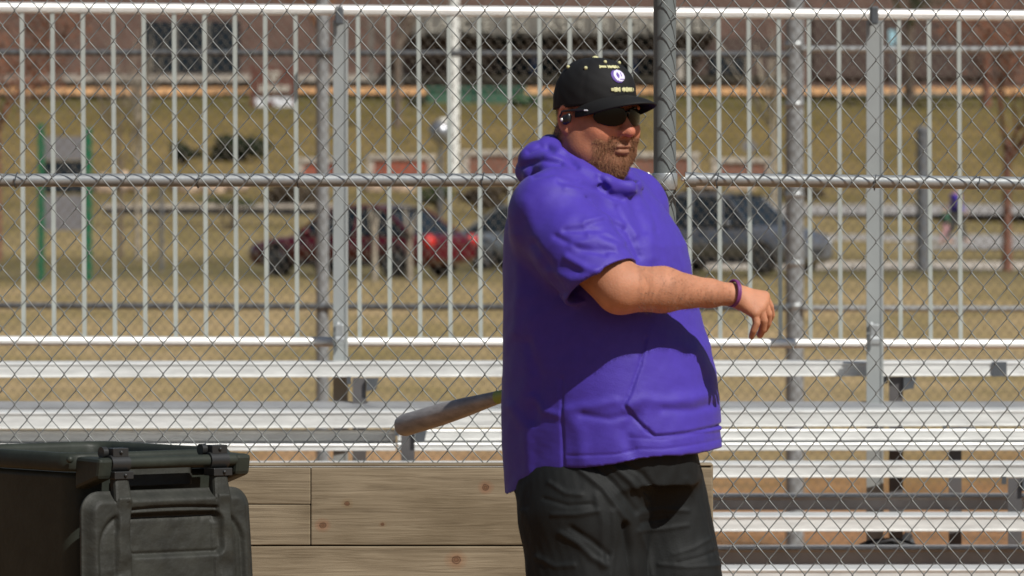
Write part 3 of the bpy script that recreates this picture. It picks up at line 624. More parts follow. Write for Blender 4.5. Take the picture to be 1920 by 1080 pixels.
# brick planters with cream stone frames
for i, (x0, y0, x1, y1, D, lab) in enumerate(((556, 296, 650, 350, 262, 'red brick planter with cream stone edges behind the red car, left of the pale posts'), (688, 290, 815, 352, 262, 'red brick planter with cream stone edges between the guard pickets and the white pole'), (866, 282, 1010, 352, 263, 'brown brick planter just right of the white pole, level with the hood of the man'), (1175, 286, 1310, 352, 263, 'brown brick planter right of the man\'s beard beside the thick gray post'), (1335, 296, 1450, 348, 264, 'low brown brick planter above the dark gray car'))):
    g = ground_pt((x0+x1)/2, D); pl = thing('brick_planter', lab, 'planter', g, 'brick planters along the slope')
    zt = P(0, y0, D).z; xa = P(x0, 0, D).x; xb = P(x1, 0, D).x; w = .28
    MB().box((xa+w, D+.05, g.z-.6), (xb-w, D+1.0, zt-.22)).build('brick_panel', mat('planter_brick', (.36, .10, .06) if i < 2 else (.24, .11, .075), .9, var=.4, scale=2.2), pl)
    MB().box((xa, D, g.z-.6), (xa+w-.003, D+1.05, zt-.22)).build('corner_pier', M['cream'], pl); MB().box((xb-w+.003, D, g.z-.6), (xb, D+1.05, zt-.22)).build('corner_pier', M['cream'], pl)
    MB().box((xa-.05, D-.05, zt-.215), (xb+.05, D+1.1, zt)).build('coping', M['cream'], pl, bevel=.05)
# low gray wall, boulders
lw = thing('low_wall', 'low gray retaining wall with a shaded face left of the red car', 'wall', ground_pt(380, 215))
bx(196, 390, 640, 402, 215, .5, mat('wall_dark', (.05, .05, .055), .9), 'face', lw); bx(190, 383, 645, 390, 214.9, .7, M['cream'], 'coping', lw)  # shade is in the face colour: near black under a pale coping
def rock(px, py, D, w, h, lab, seed, m=None):
    q = P(px, py, D); mb = MB(); mb.ball((0, 0, 0), 1, 10); rs_ = np.random.RandomState(seed)
    K = rs_.normal(size=(5, 3)); 
    vs_ = []
    for v in mb.v:
        n_ = 1+.13*sum(math.sin(3*np.dot(K[i], v)+i) for i in range(5))/2
        vs_.append((q.x+v[0]*w*n_, q.y+v[1]*w*n_*.7, q.z+v[2]*h*n_))
    mb.v = vs_; o = mb.build('boulder', m or M['rock'], None); tag(o, lab, 'rock', 'boulders along the foot of the slope'); return o
M['rock'] = mat('rock', (.50, .37, .27), .95, var=.35, scale=1.2)
for i, (px, py, w, lab) in enumerate(((195, 348, .42, 'pale boulder behind the right post of the green notice board'), (232, 342, .4, 'pale boulder among thin trunks left of the gray post'), (262, 352, .35, 'smallest pale boulder beside the thin trunks'), (345, 352, .5, 'pale boulder just right of the thin gray post'), (395, 354, .55, 'pinkish boulder above the low gray wall'), (440, 352, .5, 'pinkish boulder left of the dark round shrub'), (700, 352, .4, 'pale boulder behind the roof of the red car'), (755, 356, .5, 'pinkish boulder above the tail of the red car'), (1320, 350, .5, 'pale boulder right of the thick near post'), (1390, 352, .55, 'pinkish boulder above the roof of the dark gray car'), (1705, 352, .45, 'pale boulder left of the gray pillar foot'))):
    rock(px, py, 248+i*.3, w, .42, lab, i)
# ---------------------------------------------------------------- plants
def leafmat(n, c): return mat(n, c, .8, var=.45, scale=1.5, spec=.2)
def shrub(px, py0, py1, wpx, D, m, lab, n=700, seed=0, leaf=.09, name='shrub', group=None):
    g = ground_pt(px, D); rs_ = np.random.RandomState(seed); zc = (P(0, py0, D).z+P(0, py1, D).z)/2; hz_ = (P(0, py0, D).z-P(0, py1, D).z)/2; hw = wpx*D/F_PX/2
    root = thing(name, lab, 'shrub', g, group); mb = MB(); cl_ = rs_.normal(size=(9, 3))*.45
    for i in range(n):
        c = cl_[i % 9]; v = rs_.normal(size=3); v = v/np.linalg.norm(v)*rs_.uniform(.2, .55)
        p_ = Vector((g.x+(c[0]*.8+v[0])*hw, D+(c[1]*.8+v[1])*hw*.8, zc+(c[2]*.7+v[2])*hz_)); a = Vector(rs_.normal(size=3)).normalized()*leaf; b2 = a.orthogonal().normalized()*leaf*.6
        mb.add([p_-a, p_+b2, p_+a, p_-b2], [(0, 1, 2, 3)])
    mb.build('foliage', m, root, recalc=False)
    st_ = MB()
    for k in range(6): a = rs_.uniform(-.5, .5, 2); st_.tube([(g.x, D, g.z-.2), (g.x+a[0]*hw, D+a[1]*hw, zc)], .03, 5)
    st_.build('stem', M['bark'], root); return root
M['bark'] = mat('bark', (.16, .12, .09), .95, var=.3, scale=6)
M['bark_pale'] = mat('bark_pale', (.36, .31, .24), .95, var=.25, scale=8)
M['bark_red'] = mat('bark_red', (.20, .085, .055), .95, var=.3, scale=6)
ev = leafmat('evergreen', (.022, .03, .014)); br = leafmat('brown_leaf', (.07, .05, .03)); gr = leafmat('green_leaf', (.05, .065, .025)); rl = leafmat('red_leaf', (.22, .10, .06))
shrub(440, 248, 305, 120, 275, ev, 'dark spreading evergreen shrub on the lawn under the brown sign', 1400, 1, .13)
shrub(345, 268, 300, 80, 272, ev, 'small dark evergreen shrub left of the spreading evergreen', 500, 2, .1)
shrub(550, 335, 400, 110, 225, br, 'dark brown shrub behind the hood of the red car', 1300, 3, .1)
shrub(905, 345, 392, 110, 228, br, 'dark brown shrub between the red car and the man', 1200, 4, .1)
shrub(820, 352, 385, 80, 229, gr, 'olive shrub at the foot of the white pole', 700, 5, .1)
shrub(1310, 352, 378, 90, 232, br, 'low brown shrub right of the thick near post', 700, 6, .1)
shrub(1500, 340, 385, 90, 236, br, 'brown shrub behind the thick far post', 700, 7, .1)
shrub(985, 180, 215, 60, 319, leafmat('yucca', (.06, .12, .06)), 'pale green spiky shrub at the right end of the green utility box', 500, 8, .16)
shrub(783, 180, 205, 36, 319, ev, 'dark tuft of a shrub at the left end of the green utility box', 300, 9, .14)
shrub(430, 372, 385, 110, 212, gr, 'low green ground shrub behind the low gray wall', 500, 10, .08)
shrub(1600, 330, 352, 120, 255, gr, 'low olive shrub behind the right bleacher upright', 700, 11, .1)
def bare_tree(px, D, h, rad, lab, m, seed=0, spread=.35, levels=4, leafm=None, nleaf=0, lean=0, name='bare_tree', group='leafless young trees'):
    g = ground_pt(px, D); root = thing(name, lab, 'tree', g, group); rs_ = np.random.RandomState(seed); tr = MB(); cr_ = MB(); tips = []
    top = g+Vector((lean, 0, h*.45)); tr.tube([g-Vector((0, 0, .2)), g+Vector((lean*.4, 0, h*.2)), top], [rad*1.2, rad, rad*.8], 8)
    def grow(p, d, L, r, lv):
        q = p+d*L*.5+Vector(rs_.normal(size=3))*L*.05; e = q+d*L*.5+Vector(rs_.normal(size=3))*L*.07
        cr_.tube([p, q, e], [r, r*.8, r*.55], 5, cap=False); tips.append(e); tips.append(q)
        if lv > 0:
            for _ in range(3):
                nd = (d+Vector(rs_.normal(size=3))*spread+Vector((0, 0, .12))).normalized(); grow(e if rs_.rand() < .6 else q, nd, L*rs_.uniform(.6, .85), r*.6, lv-1)
    for _ in range(4): grow(top-Vector((0, 0, h*.1*rs_.rand())), (Vector((0, 0, 1))+Vector(rs_.normal(size=3))*spread).normalized(), h*.22, rad*.6, levels-1)
    tr.build('trunk', m, root)
    if leafm and nleaf:
        for i in range(nleaf):
            t_ = tips[rs_.randint(len(tips))]+Vector(rs_.normal(size=3))*h*.04; a = Vector(rs_.normal(size=3)).normalized()*.06; b2 = a.orthogonal().normalized()*.04
            cr_.add([t_-a, t_+b2, t_+a, t_-b2], [(0, 1, 2, 3)])
    cr_.build('crown', leafm or m, root, recalc=False); return root
bare_tree(226, 170, 5.5, .05, 'thin pale leafless tree, left of the pair behind the left pickets', M['bark'], 1, .16)
bare_tree(257, 168, 5.8, .05, 'thin pale leafless tree, right of the pair behind the left pickets', M['bark_pale'], 2, .14)
bare_tree(702, 138, 1.9, .06, 'slim yellowish sapling in front of the doors of the red car', M['bark_pale'], 3, .12, 2)
bare_tree(768, 138, 1.9, .055, 'slim yellowish sapling in front of the tail of the red car', M['bark_pale'], 4, .12, 2)
bare_tree(-5, 165, 7.0, .10, 'reddish leafless tree cut by the left edge', M['bark_red'], 5, .5, 5, rl, 3500)
bare_tree(1888, 150, 6.6, .10, 'reddish leafless tree beyond the right end of the bleachers', M['bark_red'], 6, .5, 5, rl, 1600)
bare_tree(604, 326, 7.5, .16, 'russet leaved tree right of the brown sign', M['bark_red'], 7, .32, 5, leafmat('russet', (.30, .13, .05)), 3500)
bare_tree(745, 300, 8.0, .16, 'grayish leafless tree in front of the school at the left of the white pole', M['bark'], 8, .4, 4)
bare_tree(1450, 215, 7.0, .10, 'pale slender tree left of the thick far post', M['bark_pale'], 9, .12, 3)
bare_tree(1705, 320, 9.0, .22, 'olive trunked tree in front of the school at the upper right', M['bark'], 10, .5, 4, gr, 1200)
bare_tree(1850, 318, 9.0, .2, 'russet crowned tree at the upper right corner', M['bark_red'], 11, .55, 5, rl, 3500)
# far hydrant-like white marker by the school
wm = thing('wayfinding_sign', 'small white and pale blue sign near the upper right upright', 'sign', ground_pt(1672, 310))
bx(1667, 56, 1679, 84, 310, .1, mat('pale_blue', (.35, .6, .7), .5), 'panel', wm); bx(1671, 84, 1675, 190, 310, .1, M['pgrey'], 'post', wm)
# ---------------------------------------------------------------- signed distance modelling
# local space: x = right, y = away from the camera, z = up, all in "u" (1/833 m), origin under the man's middle
S = 833.3; DM = 15.0
def U(px, py, d=0.0):
    k = 1+d/12500.0      # measured size at that distance
    return ((px-960.0)*k, float(d), 1375.0-(py-300.0)*k)
def toworld(v):
    v = np.asarray(v, float); o = np.empty_like(v); o[:, 0] = v[:, 0]/S; o[:, 1] = DM+v[:, 1]/S; o[:, 2] = v[:, 2]/S; return o
def Wp(px, py, d=0.0): return Vector(toworld([U(px, py, d)])[0])
def smin(a, b, k):
    if k <= 0: return np.minimum(a, b)
    h = np.clip(.5+.5*(b-a)/k, 0, 1); return b*(1-h)+a*h-k*h*(1-h)
def smax(a, b, k): return -smin(-a, -b, k)
class Grid:
    def __init__(s, xs, ys, zs):
        s.xs, s.ys, s.zs = [np.asarray(a, np.float32) for a in (xs, ys, zs)]
        s.F = np.full((len(xs), len(ys), len(zs)), 60.0, np.float32)
    def sub(s, lo, hi):
        sl = []
        for a, l, h in zip((s.xs, s.ys, s.zs), lo, hi):
            i0 = max(0, np.searchsorted(a, l)-1); i1 = min(len(a), np.searchsorted(a, h)+1); sl.append(slice(i0, i1))
        if any(q.stop <= q.start for q in sl): return None
        return tuple(sl), s.xs[sl[0]][:, None, None], s.ys[sl[1]][None, :, None], s.zs[sl[2]][None, None, :]
    def op(s, fn, lo, hi, k=0, mode='u'):
        m = 40+k; r = s.sub([a-m for a in lo], [a+m for a in hi])
        if r is None: return
        sl, X, Y, Z = r; d = fn(X, Y, Z).astype(np.float32); f = s.F[sl]
        s.F[sl] = smin(f, d, k) if mode == 'u' else (smax(f, -d, k) if mode == 's' else smax(f, d, k))
    def cap(s, a, b, ra, rb=None, k=0, mode='u', sc=(1, 1, 1)):
        rb = ra if rb is None else rb; a = np.array(a, float); b = np.array(b, float); sc = np.array(sc, float)
        def fn(X, Y, Z):
            A = a*sc; B = b*sc; BA = B-A; L = (BA**2).sum()+1e-9
            px, py, pz = X*sc[0]-A[0], Y*sc[1]-A[1], Z*sc[2]-A[2]
            h = np.clip((px*BA[0]+py*BA[1]+pz*BA[2])/L, 0, 1)
            return np.sqrt((px-BA[0]*h)**2+(py-BA[1]*h)**2+(pz-BA[2]*h)**2)-(ra+(rb-ra)*h)
        r = max(ra, rb)/min(sc.min(), 1); s.op(fn, np.minimum(a, b)-r, np.maximum(a, b)+r, k, mode)
    def chain(s, pts, rs, k=0, mode='u'):
        for i in range(len(pts)-1): s.cap(pts[i], pts[i+1], rs[i], rs[i+1], k, mode)
    def ell(s, c, r, k=0, mode='u', rot=None):
        c = np.array(c, float); r = np.array(r, float); Rm = np.eye(3) if rot is None else np.array(rot)   # rows = local axes
        def fn(X, Y, Z):
            x, y, z = X-c[0], Y-c[1], Z-c[2]
            q = [(Rm[i, 0]*x+Rm[i, 1]*y+Rm[i, 2]*z) for i in range(3)]
            k0 = np.sqrt(sum((q[i]/r[i])**2 for i in range(3))); k1 = np.sqrt(sum((q[i]/r[i]**2)**2 for i in range(3)))+1e-9
            return k0*(k0-1)/k1
        m = r.max(); s.op(fn, c-m, c+m, k, mode)
    def mesh(s):
        F = s.F; n = F.shape; ins = F < 0
        c = np.zeros(tuple(q-1 for q in n), np.int8)
        for dx in (0, 1):
            for dy in (0, 1):
                for dz in (0, 1): c += ins[dx:n[0]-1+dx, dy:n[1]-1+dy, dz:n[2]-1+dz]
        act = (c > 0) & (c < 8); ijk = np.argwhere(act); idx = -np.ones(act.shape, np.int64); idx[act] = np.arange(len(ijk))
        acc = np.zeros((len(ijk), 3)); cnt = np.zeros(len(ijk)); ax = (s.xs, s.ys, s.zs)
        corners = [(a, b, c_) for a in (0, 1) for b in (0, 1) for c_ in (0, 1)]
        for p in corners:
            for d in range(3):
                if p[d] == 0:
                    q = list(p); q[d] = 1
                    f0 = F[ijk[:, 0]+p[0], ijk[:, 1]+p[1], ijk[:, 2]+p[2]]; f1 = F[ijk[:, 0]+q[0], ijk[:, 1]+q[1], ijk[:, 2]+q[2]]
                    m = (f0 < 0) != (f1 < 0); t = np.where(m, f0/(f0-f1+1e-12), 0)
                    P0 = np.stack([ax[e][ijk[:, e]+p[e]] for e in range(3)], 1); P1 = np.stack([ax[e][ijk[:, e]+q[e]] for e in range(3)], 1)
                    acc += (P0+(P1-P0)*t[:, None])*m[:, None]; cnt += m
        V = acc/cnt[:, None]; faces = []
        for d in range(3):
            a, b = [(1, 2), (2, 0), (0, 1)][d]
            sl0 = [slice(None)]*3; sl1 = [slice(None)]*3; sl0[d] = slice(0, -1); sl1[d] = slice(1, None)
            ch = ins[tuple(sl0)] != ins[tuple(sl1)]; e = np.argwhere(ch)
            e = e[(e[:, a] > 0) & (e[:, b] > 0) & (e[:, a] < n[a]-1) & (e[:, b] < n[b]-1)]
            def at(da, db): q = e.copy(); q[:, a] += da; q[:, b] += db; return idx[q[:, 0], q[:, 1], q[:, 2]]
            quad = np.stack([at(-1, -1), at(0, -1), at(0, 0), at(-1, 0)], 1)
            flip = ~ins[e[:, 0], e[:, 1], e[:, 2]]; quad[flip] = quad[flip][:, ::-1]; faces.append(quad)
        return V, np.concatenate(faces)
def relax(V, Fq, it=1, w=.5):
    n = len(V); 
    for _ in range(it):
        acc = np.zeros_like(V); cnt = np.zeros(n)
        for a, b in ((0, 1), (1, 2), (2, 3), (3, 0)):
            for i in range(3):
                acc[:, i] += np.bincount(Fq[:, a], V[Fq[:, b], i], n)+np.bincount(Fq[:, b], V[Fq[:, a], i], n)
            cnt += np.bincount(Fq[:, a], minlength=n)+np.bincount(Fq[:, b], minlength=n)
        V = V*(1-w)+w*acc/np.maximum(cnt, 1)[:, None]
    return V
def vnormals(V, Fq):
    N = np.zeros_like(V); fn = np.cross(V[Fq[:, 2]]-V[Fq[:, 0]], V[Fq[:, 3]]-V[Fq[:, 1]])
    for k in range(4):
        for i in range(3): N[:, i] += np.bincount(Fq[:, k], fn[:, i], len(V))
    return N/(np.linalg.norm(N, axis=1)[:, None]+1e-9)
def sdf_obj(name, V, Fq, m, parent, colors=None, world=True):
    Wv = toworld(V) if world else V
    me = bpy.data.meshes.new(name); me.vertices.add(len(Wv)); me.vertices.foreach_set('co', Wv.astype(np.float32).ravel())
    me.loops.add(len(Fq)*4); me.loops.foreach_set('vertex_index', Fq.astype(np.int32).ravel())
    me.polygons.add(len(Fq)); me.polygons.foreach_set('loop_start', np.arange(0, len(Fq)*4, 4, dtype=np.int32))
    me.polygons.foreach_set('use_smooth', np.ones(len(Fq), bool)); me.update(calc_edges=True); me.validate()
    if colors is not None:
        at = me.attributes.new('skin_colour', 'FLOAT_COLOR', 'POINT'); c4 = np.ones((len(V), 4), np.float32); c4[:, :3] = colors; at.data.foreach_set('color', c4.ravel())
    o = bpy.data.objects.new(name, me); COL.objects.link(o); me.materials.append(m)
    if parent: put(o, parent)
    return o
def ar(a, b, s): return np.arange(a, b+s*.5, s)
def zz(*seg):
    out = []
    for a, b, s in seg: out += list(np.arange(a, b, s))
    return np.array(out)
def ypx(py): return 1375.0-(py-300.0)
def noise3(V, freq, seed, oct_=3):
    rs_ = np.random.RandomState(seed); o = np.zeros(len(V))
    for k in range(oct_*6):
        f = freq*2**(k//6); d = rs_.normal(size=3); d /= np.linalg.norm(d); o += np.sin((V @ d)*f*rs_.uniform(.7, 1.4)+rs_.uniform(0, 6.28))/(2**(k//6))/3
    return o

man = thing('person', 'heavy man in purple hooded top, black cap and sunglasses with one arm held out', 'person', (Wp(1130, 0)[0], DM, 0))
# head frame: forward, person's left, up
HA = R(43); fw = np.array([math.sin(HA), -math.cos(HA), 0]); lf = np.array([math.cos(HA), math.sin(HA), 0]); HC = np.array(U(1115, 216, -5)); up3 = np.array([0, 0, 1.])
tilt = R(-2); fw = fw*math.cos(tilt)+up3*math.sin(tilt); upH = np.cross(fw, lf); upH = upH if upH[2] > 0 else -upH
HR = np.stack([fw, lf, upH])
def Hh(f, l, u): return HC+fw*f+lf*l+upH*u
# torso frame
TA = R(60); tf = np.array([math.sin(TA), -math.cos(TA), 0]); tl = np.array([math.cos(TA), math.sin(TA), 0])
# outline table: y, x-left, x-right (of the clothed torso), scaled inwards for the body itself
OUT = [(300, 1030, 1180), (330, 1005, 1195), (350, 984, 1213), (380, 964, 1238), (400, 953, 1252), (430, 946, 1272), (460, 944, 1287), (500, 943, 1296), (550, 944, 1304), (600, 944, 1317), (650, 943, 1330), (700, 943, 1339), (750, 941, 1345), (800, 941, 1349), (840, 941, 1353), (870, 943, 1352), (930, 947, 1348), (1000, 955, 1340)]
def torso_fn(infl, latf=1.0):
    yt = np.array([o[0] for o in OUT], float); zt = (1375-(yt-300))[::-1]
    xl = np.array([o[1] for o in OUT], float)[::-1]-960; xr = np.array([o[2] for o in OUT], float)[::-1]-960
    def fn(X, Y, Z):
        l = np.interp(Z, zt, xl); r = np.interp(Z, zt, xr); c = (l+r)/2; hw = (r-l)/2
        lat = np.interp(Z, [ypx(1000), ypx(800), ypx(600), ypx(430), ypx(380), ypx(350), ypx(320), ypx(290)], [200, 208, 210, 205, 190, 165, 120, 85])*latf
        lat = np.minimum(lat, hw*1.35)
        a = np.sqrt(np.maximum(hw**2-(lat*tl[0])**2, 400))/tf[0]
        x = X-c; y = Y
        qf = x*tf[0]+y*tf[1]; ql = x*tl[0]+y*tl[1]
        a2 = a+infl; b2 = lat+infl
        k0 = ((np.abs(qf)/a2)**2.15+(np.abs(ql)/b2)**2.15)**(1/2.15)
        return (k0-1)*np.minimum(a2, b2)*.95
    return fn
# ---- arm joints (right arm, nearest the camera)
SHR = U(1030, 392, -165); ELR = U(1163, 541, -268); WRR = U(1372, 552, -150)
SHL = U(1175, 392, 165); ELL = U(1190, 600, 240); WRL = U(1075, 705, 215)

def build_body():
    xs = zz((-30, 424, 3.2), (424, 500, 1.9)); ys = zz((-330, -215, 3.6), (-215, -90, 2.6), (-90, 300, 3.8))
    zs = zz((-6, 420, 9), (420, 900, 8), (900, ypx(650), 6), (ypx(650), ypx(540), 2.0), (ypx(540), ypx(345), 3.2), (ypx(345), ypx(90), 2.3))
    G = Grid(xs, ys, zs); tb = torso_fn(-40)
    G.op(tb, (-20, -230, ypx(960)), (395, 230, ypx(300)))
    # cut torso top and bottom softly
    G.op(lambda X, Y, Z: Z-ypx(345)+0*X+0*Y, (-30, -290, ypx(420)), (500, 300, ypx(60)), 30, 'i')
    G.op(lambda X, Y, Z: ypx(820)-Z+0*X+0*Y, (-30, -290, -10), (500, 300, ypx(900)), 20, 'i')
    # pelvis, legs
    G.cap(U(1130, 930, -30), U(1150, 930, 40), 70, 70, 30); G.cap(U(1140, 800, 0), U(1140, 930, 0), 110, 90, 30)
    for (hip, kn_, an, toe) in ((U(1090, 960, -90), U(1110, 1240, -95), U(1085, 1580, -95), U(1190, 1655, -115)), (U(1230, 950, 85), U(1310, 1220, 60), U(1330, 1580, 70), U(1430, 1655, 50))):
        G.chain([hip, kn_, an], [70, 56, 40], 25); G.cap(an, (an[0], an[1], 40), 38, 36, 10); G.cap((an[0], an[1], 34), (toe[0], toe[1], 26), 36, 24, 12)
    # shoulders, arms
    G.cap(SHR, ELR, 62, 47, 22); G.chain([ELR, tuple(np.array(ELR)*.62+np.array(WRR)*.38+np.array([0, 0, 2])), tuple(np.array(ELR)*.2+np.array(WRR)*.8), WRR], [44, 41, 25, 20.5], 12)
    G.ell(np.array(ELR)+[22, -12, 4], (30, 26, 32), 14)
    G.cap(SHL, ELL, 60, 46, 22); G.chain([ELL, WRL], [42, 24], 12)
    # right hand: palm turned away, back of the hand to the camera, fingers hanging
    w = np.array(WRR); kx = np.array(U(1420, 568, -156)); 
    G.cap(w, w+(kx-w)*.35, 20.5, 21, 6)
    K = [np.array(U(1433, 556, -147)), np.array(U(1431, 567, -157)), np.array(U(1425, 578, -166)), np.array(U(1415, 587, -172))]   # index .. little
    for q in K: G.cap(w+(q-w)*.25, q, 15, 11.0, 9)
    tips = [[(1443, 574, -136), (1446, 590, -123), (1441, 603, -112)], [(1440, 588, -150), (1439, 606, -138), (1433, 618, -126)], [(1432, 601, -163), (1430, 617, -155), (1425, 628, -144)], [(1419, 606, -174), (1413, 620, -171), (1409, 631, -164)]]
    for q, t3, r in zip(K, tips, (7.9, 8.3, 8.0, 7.0)):
        pts = [tuple(q)]+[U(*t_) for t_ in t3]; G.chain(pts, [r+.8, r, r-.6, r-1.4], .3)
    G.chain([tuple(w+(K[0]-w)*.3+np.array([0, 14, -2])), U(1418, 570, -120), U(1432, 584, -110), U(1437, 596, -106)], [11, 10.5, 9.5, 8], 4)
    # left hand round the bat handle (hidden behind the body)
    wl = np.array(WRL); hb_ = np.array(U(1040, 716, 222)); G.cap(wl, hb_+(wl-hb_)*.35, 22, 24, 8)
    G.ell(hb_+[12, 10, 0], (28, 16, 30), 8)
    for j in range(4):
        b0 = hb_+np.array([20-j*15, 14, -2]); G.chain([tuple(b0), tuple(b0+[-4, 6, -20]), tuple(b0+[-6, -14, -24]), tuple(b0+[-4, -28, -12])], [10, 9.5, 9, 8], 1)
    G.chain([tuple(hb_+[16, 8, 12]), tuple(hb_+[4, -14, 24]), tuple(hb_+[-10, -24, 10])], [11, 10, 8.5], 2)
    # neck and head
    G.cap(U(1090, 375, 5), tuple(Hh(-22, 0, -60)), 82, 64, 24); G.cap(tuple(Hh(-38, 0, -90)), tuple(Hh(-40, 0, -30)), 46, 42, 14)
    G.ell(Hh(-4, 0, 14), (75, 61, 76), 0, rot=HR); G.ell(Hh(12, 0, -34), (67, 66, 66), 16, rot=HR)
    for s in (-1, 1):
        G.ell(Hh(20, s*38, -64), (44, 36, 42), 14, rot=HR)          # jowls
        G.ell(Hh(54, s*34, -26), (20, 26, 24), 20, rot=HR)          # cheeks
        G.ell(Hh(64, s*28, 16), (16, 24, 9), 10, rot=HR)            # brows
    G.ell(Hh(46, 0, -82), (32, 34, 24), 16, rot=HR); G.ell(Hh(30, 0, -100), (40, 40, 22), 18, rot=HR)   # chin, double chin
    for s in (-1, 1): G.ell(Hh(73, s*27, 3), (12, 15, 9), 6, 's', rot=HR); G.ell(Hh(63, s*27, 2), (13, 13, 12), 3, rot=HR)
    G.ell(Hh(62, 0, -50), (20, 28, 22), 10, rot=HR)
    G.cap(Hh(72, 0, 6), Hh(90, 0, -24), 7, 11, 7); G.ell(Hh(94, 0, -28), (12.5, 12, 11), 5, rot=HR)
    for s in (-1, 1): G.ell(Hh(84, s*12, -31), (10, 7, 8), 4, rot=HR); G.ell(Hh(90, s*6, -39), (5, 3.5, 4), 2, 's', rot=HR)
    G.ell(Hh(80, 0, -56), (7, 20, 5.2), 4, rot=HR); G.ell(Hh(78, 0, -66), (8, 17, 6), 4, rot=HR)      # lips
    G.ell(Hh(87, 0, -60.5), (8, 20, 1.6), 1.5, 's', rot=HR)
    for s in (-1, 1): G.cap(Hh(86, s*17, -32), Hh(76, s*30, -52), 3, 3, 5, 's')
    for s in (-1, 1):                                            # ears
        G.ell(Hh(-12, s*66, -6), (18, 8, 28), 4, rot=HR); G.ell(Hh(-10, s*73, -4), (10, 7, 17), 3, 's', rot=HR); G.ell(Hh(-6, s*68, -28), (8, 6, 9), 4, rot=HR)
    V, Fq = G.mesh(); V = relax(V, Fq, 1, .35)
    # colours
    q = (V-HC) @ HR.T; f, l, u = q[:, 0], q[:, 1], q[:, 2]
    base = np.tile(np.array([.44, .20, .115]), (len(V), 1)); nz_ = noise3(V, .035, 5)[:, None]; fine = noise3(V, .22, 6)[:, None]
    base *= 1+.10*nz_+.05*fine
    hd = ss(-150, -110, u)[:, None]*(np.abs(l) < 110)[:, None]*(V[:, 2] > ypx(345))[:, None]
    base = base*(1-hd)+hd*base*np.array([.94, .78, .74])
    def blob(c, r): d = np.linalg.norm((q-np.array(c))/np.array(r), axis=1); return (1-ss(.5, 1.1, d))[:, None]
    for c, r, col, a in (((96, 0, -28), (22, 20, 20), (.52, .17, .11), .45), ((60, -32, -25), (25, 26, 24), (.56, .20, .12), .45), ((60, 32, -25), (25, 26, 24), (.56, .20, .12), .45), ((-10, -70, -5), (24, 20, 32), (.55, .19, .12), .5), ((82, 0, -61), (12, 20, 10), (.42, .16, .12), .65)):
        w_ = blob(c, r)*a; base = base*(1-w_)+np.array(col)*w_
    st = ss(-20, -46, u+.25*f-8+4*noise3(V, .12, 9))*ss(-18, 10, f)*(u > -140)      # stubble on jaw
    st = st[:, None]*(.30+.42*ss(46, 62, f))[:, None]*hd; base = base*(1-st)+np.array([.17, .09, .05])*st
    kn_ = np.zeros(len(V))
    o = sdf_obj('body', V, Fq, M['skin'], man, base.astype(np.float32)); return G
def nodes_skin():
    m = mat('skin', (.5, .25, .15), .6, spec=.3, bump=.12, bscale=260); t = m.node_tree; b = t.nodes['Principled BSDF']
    a = t.nodes.new('ShaderNodeAttribute'); a.attribute_name = 'skin_colour'; t.links.new(a.outputs['Color'], b.inputs['Base Color'])
    b.inputs['Subsurface Weight'].default_value = .12; b.inputs['Subsurface Radius'].default_value = (.012, .004, .002); return m
M['skin'] = nodes_skin()
build_body()

